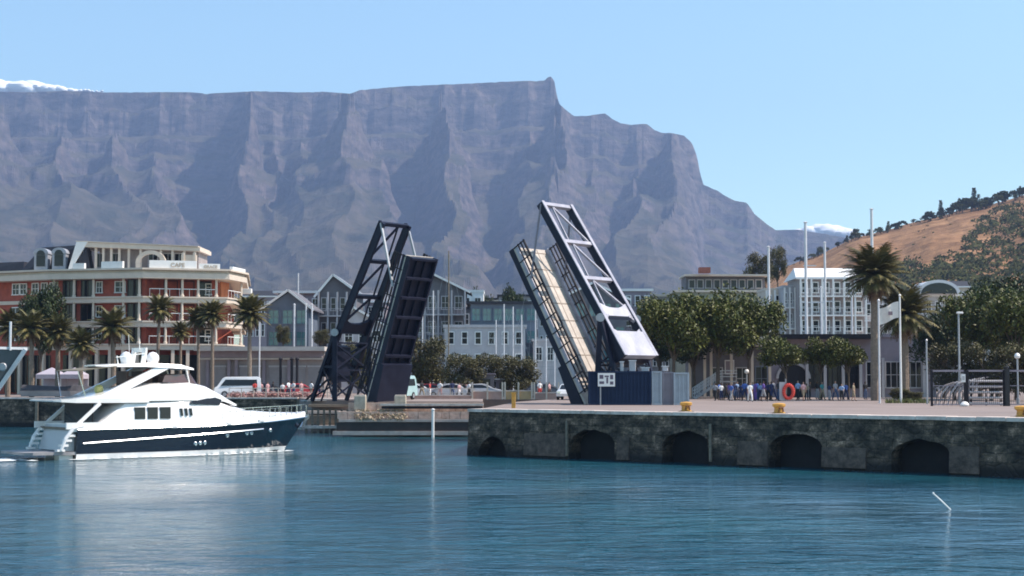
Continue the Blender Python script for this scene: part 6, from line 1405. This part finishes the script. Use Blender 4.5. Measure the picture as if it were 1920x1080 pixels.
for px, Y, ps, rz, a, b, sk, lab in ((1348, 152, 3, .9, 'blue', 'black', 1, 'person in blue shirt at the back beside the stair foot'), (1367, 152, 0, -.4, 'purple', 'navy', 1, 'person in purple shirt at the back behind the leftmost figures'), (1377, 151, 2, .3, 'navy', 'jeans', 1, 'person in navy shirt and short jeans at the back of the quay group'), (1402, 152, 1, 2.2, 'blue', 'purple', 1, 'person in blue shirt and purple trousers behind the person in white'), (1411, 151, 3, .1, 'lightblue', 'navy', 2, 'person in light blue shirt with raised hands right behind the person in white'),
    (1420, 152, 0, 1.1, 'blue', 'jeans', 1, 'person in blue shirt and jeans behind the purple figures'), (1437, 152, 1, -.7, 'purple', 'black', 1, 'person in purple shirt and black trousers at the back right of the group'), (1446, 145, 2, .6, 'navy', 'navy', 1, 'person in navy shirt and short navy trousers nearest the red lifebuoy'), (1532, 151, 0, .4, 'black', 'grey', 1, 'person in black shirt and grey trousers at the back under the small tree'), (1566, 151, 1, .5, 'grey', 'jeans', 2, 'person in grey shirt and jeans between the two small trees'), (1512, 152, 3, 0, 'khaki', 'black', 1, 'person in khaki shirt at the back right of the arched doorway')): P(px, Y, ps, rz, a, b, sk, lab)
g = 'people on the left promenade'
for k, (px, Y, ps, rz, a, b, sk, lab) in enumerate(((530, 170, 0, .3, 'white', 'black', 2, 'person in white shirt beside the leftmost dark pillar'), (541, 171, 1, 1.0, 'white', 'navy', 1, 'person in white shirt between the dark pillars'), (551, 169, 3, -.6, 'white', 'jeans', 2, 'person in white shirt and jeans by the middle dark pillar'), (565, 170, 0, .8, 'pink', 'grey', 2, 'person in pink shirt right of the dark pillars'), (584, 168, 1, -.9, 'white', 'khaki', 1, 'person in white shirt and khaki trousers near the slanting strut'), (598, 168, 2, .2, 'lightblue', 'navy', 2, 'person in light blue shirt and navy shorts near the slanting strut'), (622, 166, 0, 1.9, 'white', 'white', 1, 'person all in white beside the tower of the left bridge leaf'),
    (478, 169, 1, .5, 'red', 'black', 1, 'person in red shirt right of the white van'), (489, 170, 0, 0, 'pink', 'navy', 2, 'person in pink shirt and navy trousers near the white van'), (502, 169, 2, .9, 'pink', 'pink', 2, 'person all in pink above the yacht bow'), (512, 171, 0, 2.0, 'black', 'grey', 1, 'person in black shirt and grey trousers above the yacht bow'),
    (770, 163, 0, .2, 'pink', 'navy', 2, 'person in pink shirt left of the first parked white car'), (791, 162, 1, .8, 'black', 'khaki', 1, 'person in black shirt and khaki trousers before the parked cars'), (806, 162.5, 0, 1.4, 'red', 'white', 2, 'person in red shirt and white trousers before the parked cars'), (825, 162, 2, -.4, 'white', 'pink', 2, 'person in white shirt and pink shorts by the mooring pole'), (848, 162, 1, .3, 'navy', 'jeans', 1, 'person in navy shirt and jeans before the silver car'), (861, 163, 0, .9, 'pink', 'white', 2, 'person in pink shirt and white trousers before the pale pink car'), (880, 163, 3, -.9, 'white', 'black', 1, 'person in white shirt and black trousers near the quay corner'), (1012, 163, 0, .4, 'white', 'red', 2, 'person in white shirt and red trousers behind the low pink wall'), (1030, 163, 1, 1.0, 'pink', 'black', 2, 'person in pink shirt and black trousers left of the white car by the container'))):
    P(px, Y, ps, rz, a, b, sk, lab, group=g)
# pink flowering hedge between the yacht bow and the hall
random.seed(77); mb = MB()
for k in range(60): px = random.uniform(432, 620); clump(mb, Vector((gx(px, 166.9), 167 + random.uniform(-.2, .2), ZQ + .35)), .4, 30, .11)
h = thing('flowering_hedge', (gx(530, 167), 167, ZQ), 'low pinkish flowering hedge along the quay edge above the yacht bow', 'hedge')
mb.build('leaves', mat('pink_blossom', (.16, .07, .06), .8, .2, 1, c2=(.55, .33, .32), island=.5), h, recalc=False)
for i, (a, b, Y, lab) in enumerate(((755, 890, 161.2, 'pale handrail in front of the parked cars'), (430, 660, 166.4, 'pale handrail along the quay edge above the yacht bow'))):
    x0, x1 = gx(a, Y), gx(b, Y); t = thing('handrail', (x0, Y, ZQ), lab, 'handrail'); mb = MB(); mb.bar((x0, Y, ZQ + 1), (x1, Y, ZQ + 1), .07); mb.bar((x0, Y, ZQ + .55), (x1, Y, ZQ + .55), .05); mb.build('rails', M['cream'], t); mb = MB(); n = int((x1 - x0) / 1.2)
    for k in range(n + 1): mb.box((x0 + (x1 - x0) * k / n, Y, ZQ + .5), (.07, .07, 1.0))
    mb.build('uprights', M['cream'], t)
# unused prototypes go
for o in [o for o in bpy.data.objects if o.parent is None and o.type == 'EMPTY' and not o.get('label')]:
    for c in list(o.children_recursive): bpy.data.objects.remove(c)
    bpy.data.objects.remove(o)
# ================================================================ haze
hz = MB().box((0, 3880, 700), (7600, 8000, 1402)).build('haze', bpy.data.materials.new('haze_air')); tag(hz, 'thin bluish summer haze over the harbour and mountain', 'haze', kind='stuff')
hm_ = hz.data.materials[0]; hm_.use_nodes = True; nn = hm_.node_tree.nodes; nn.remove(nn['Principled BSDF']); pv = nn.new('ShaderNodeVolumePrincipled'); pv.inputs['Color'].default_value = (0.46, 0.62, 1.0, 1); pv.inputs['Density'].default_value = 9.5e-5; pv.inputs['Anisotropy'].default_value = 0.2
hm_.node_tree.links.new(pv.outputs[0], nn['Material Output'].inputs['Volume'])
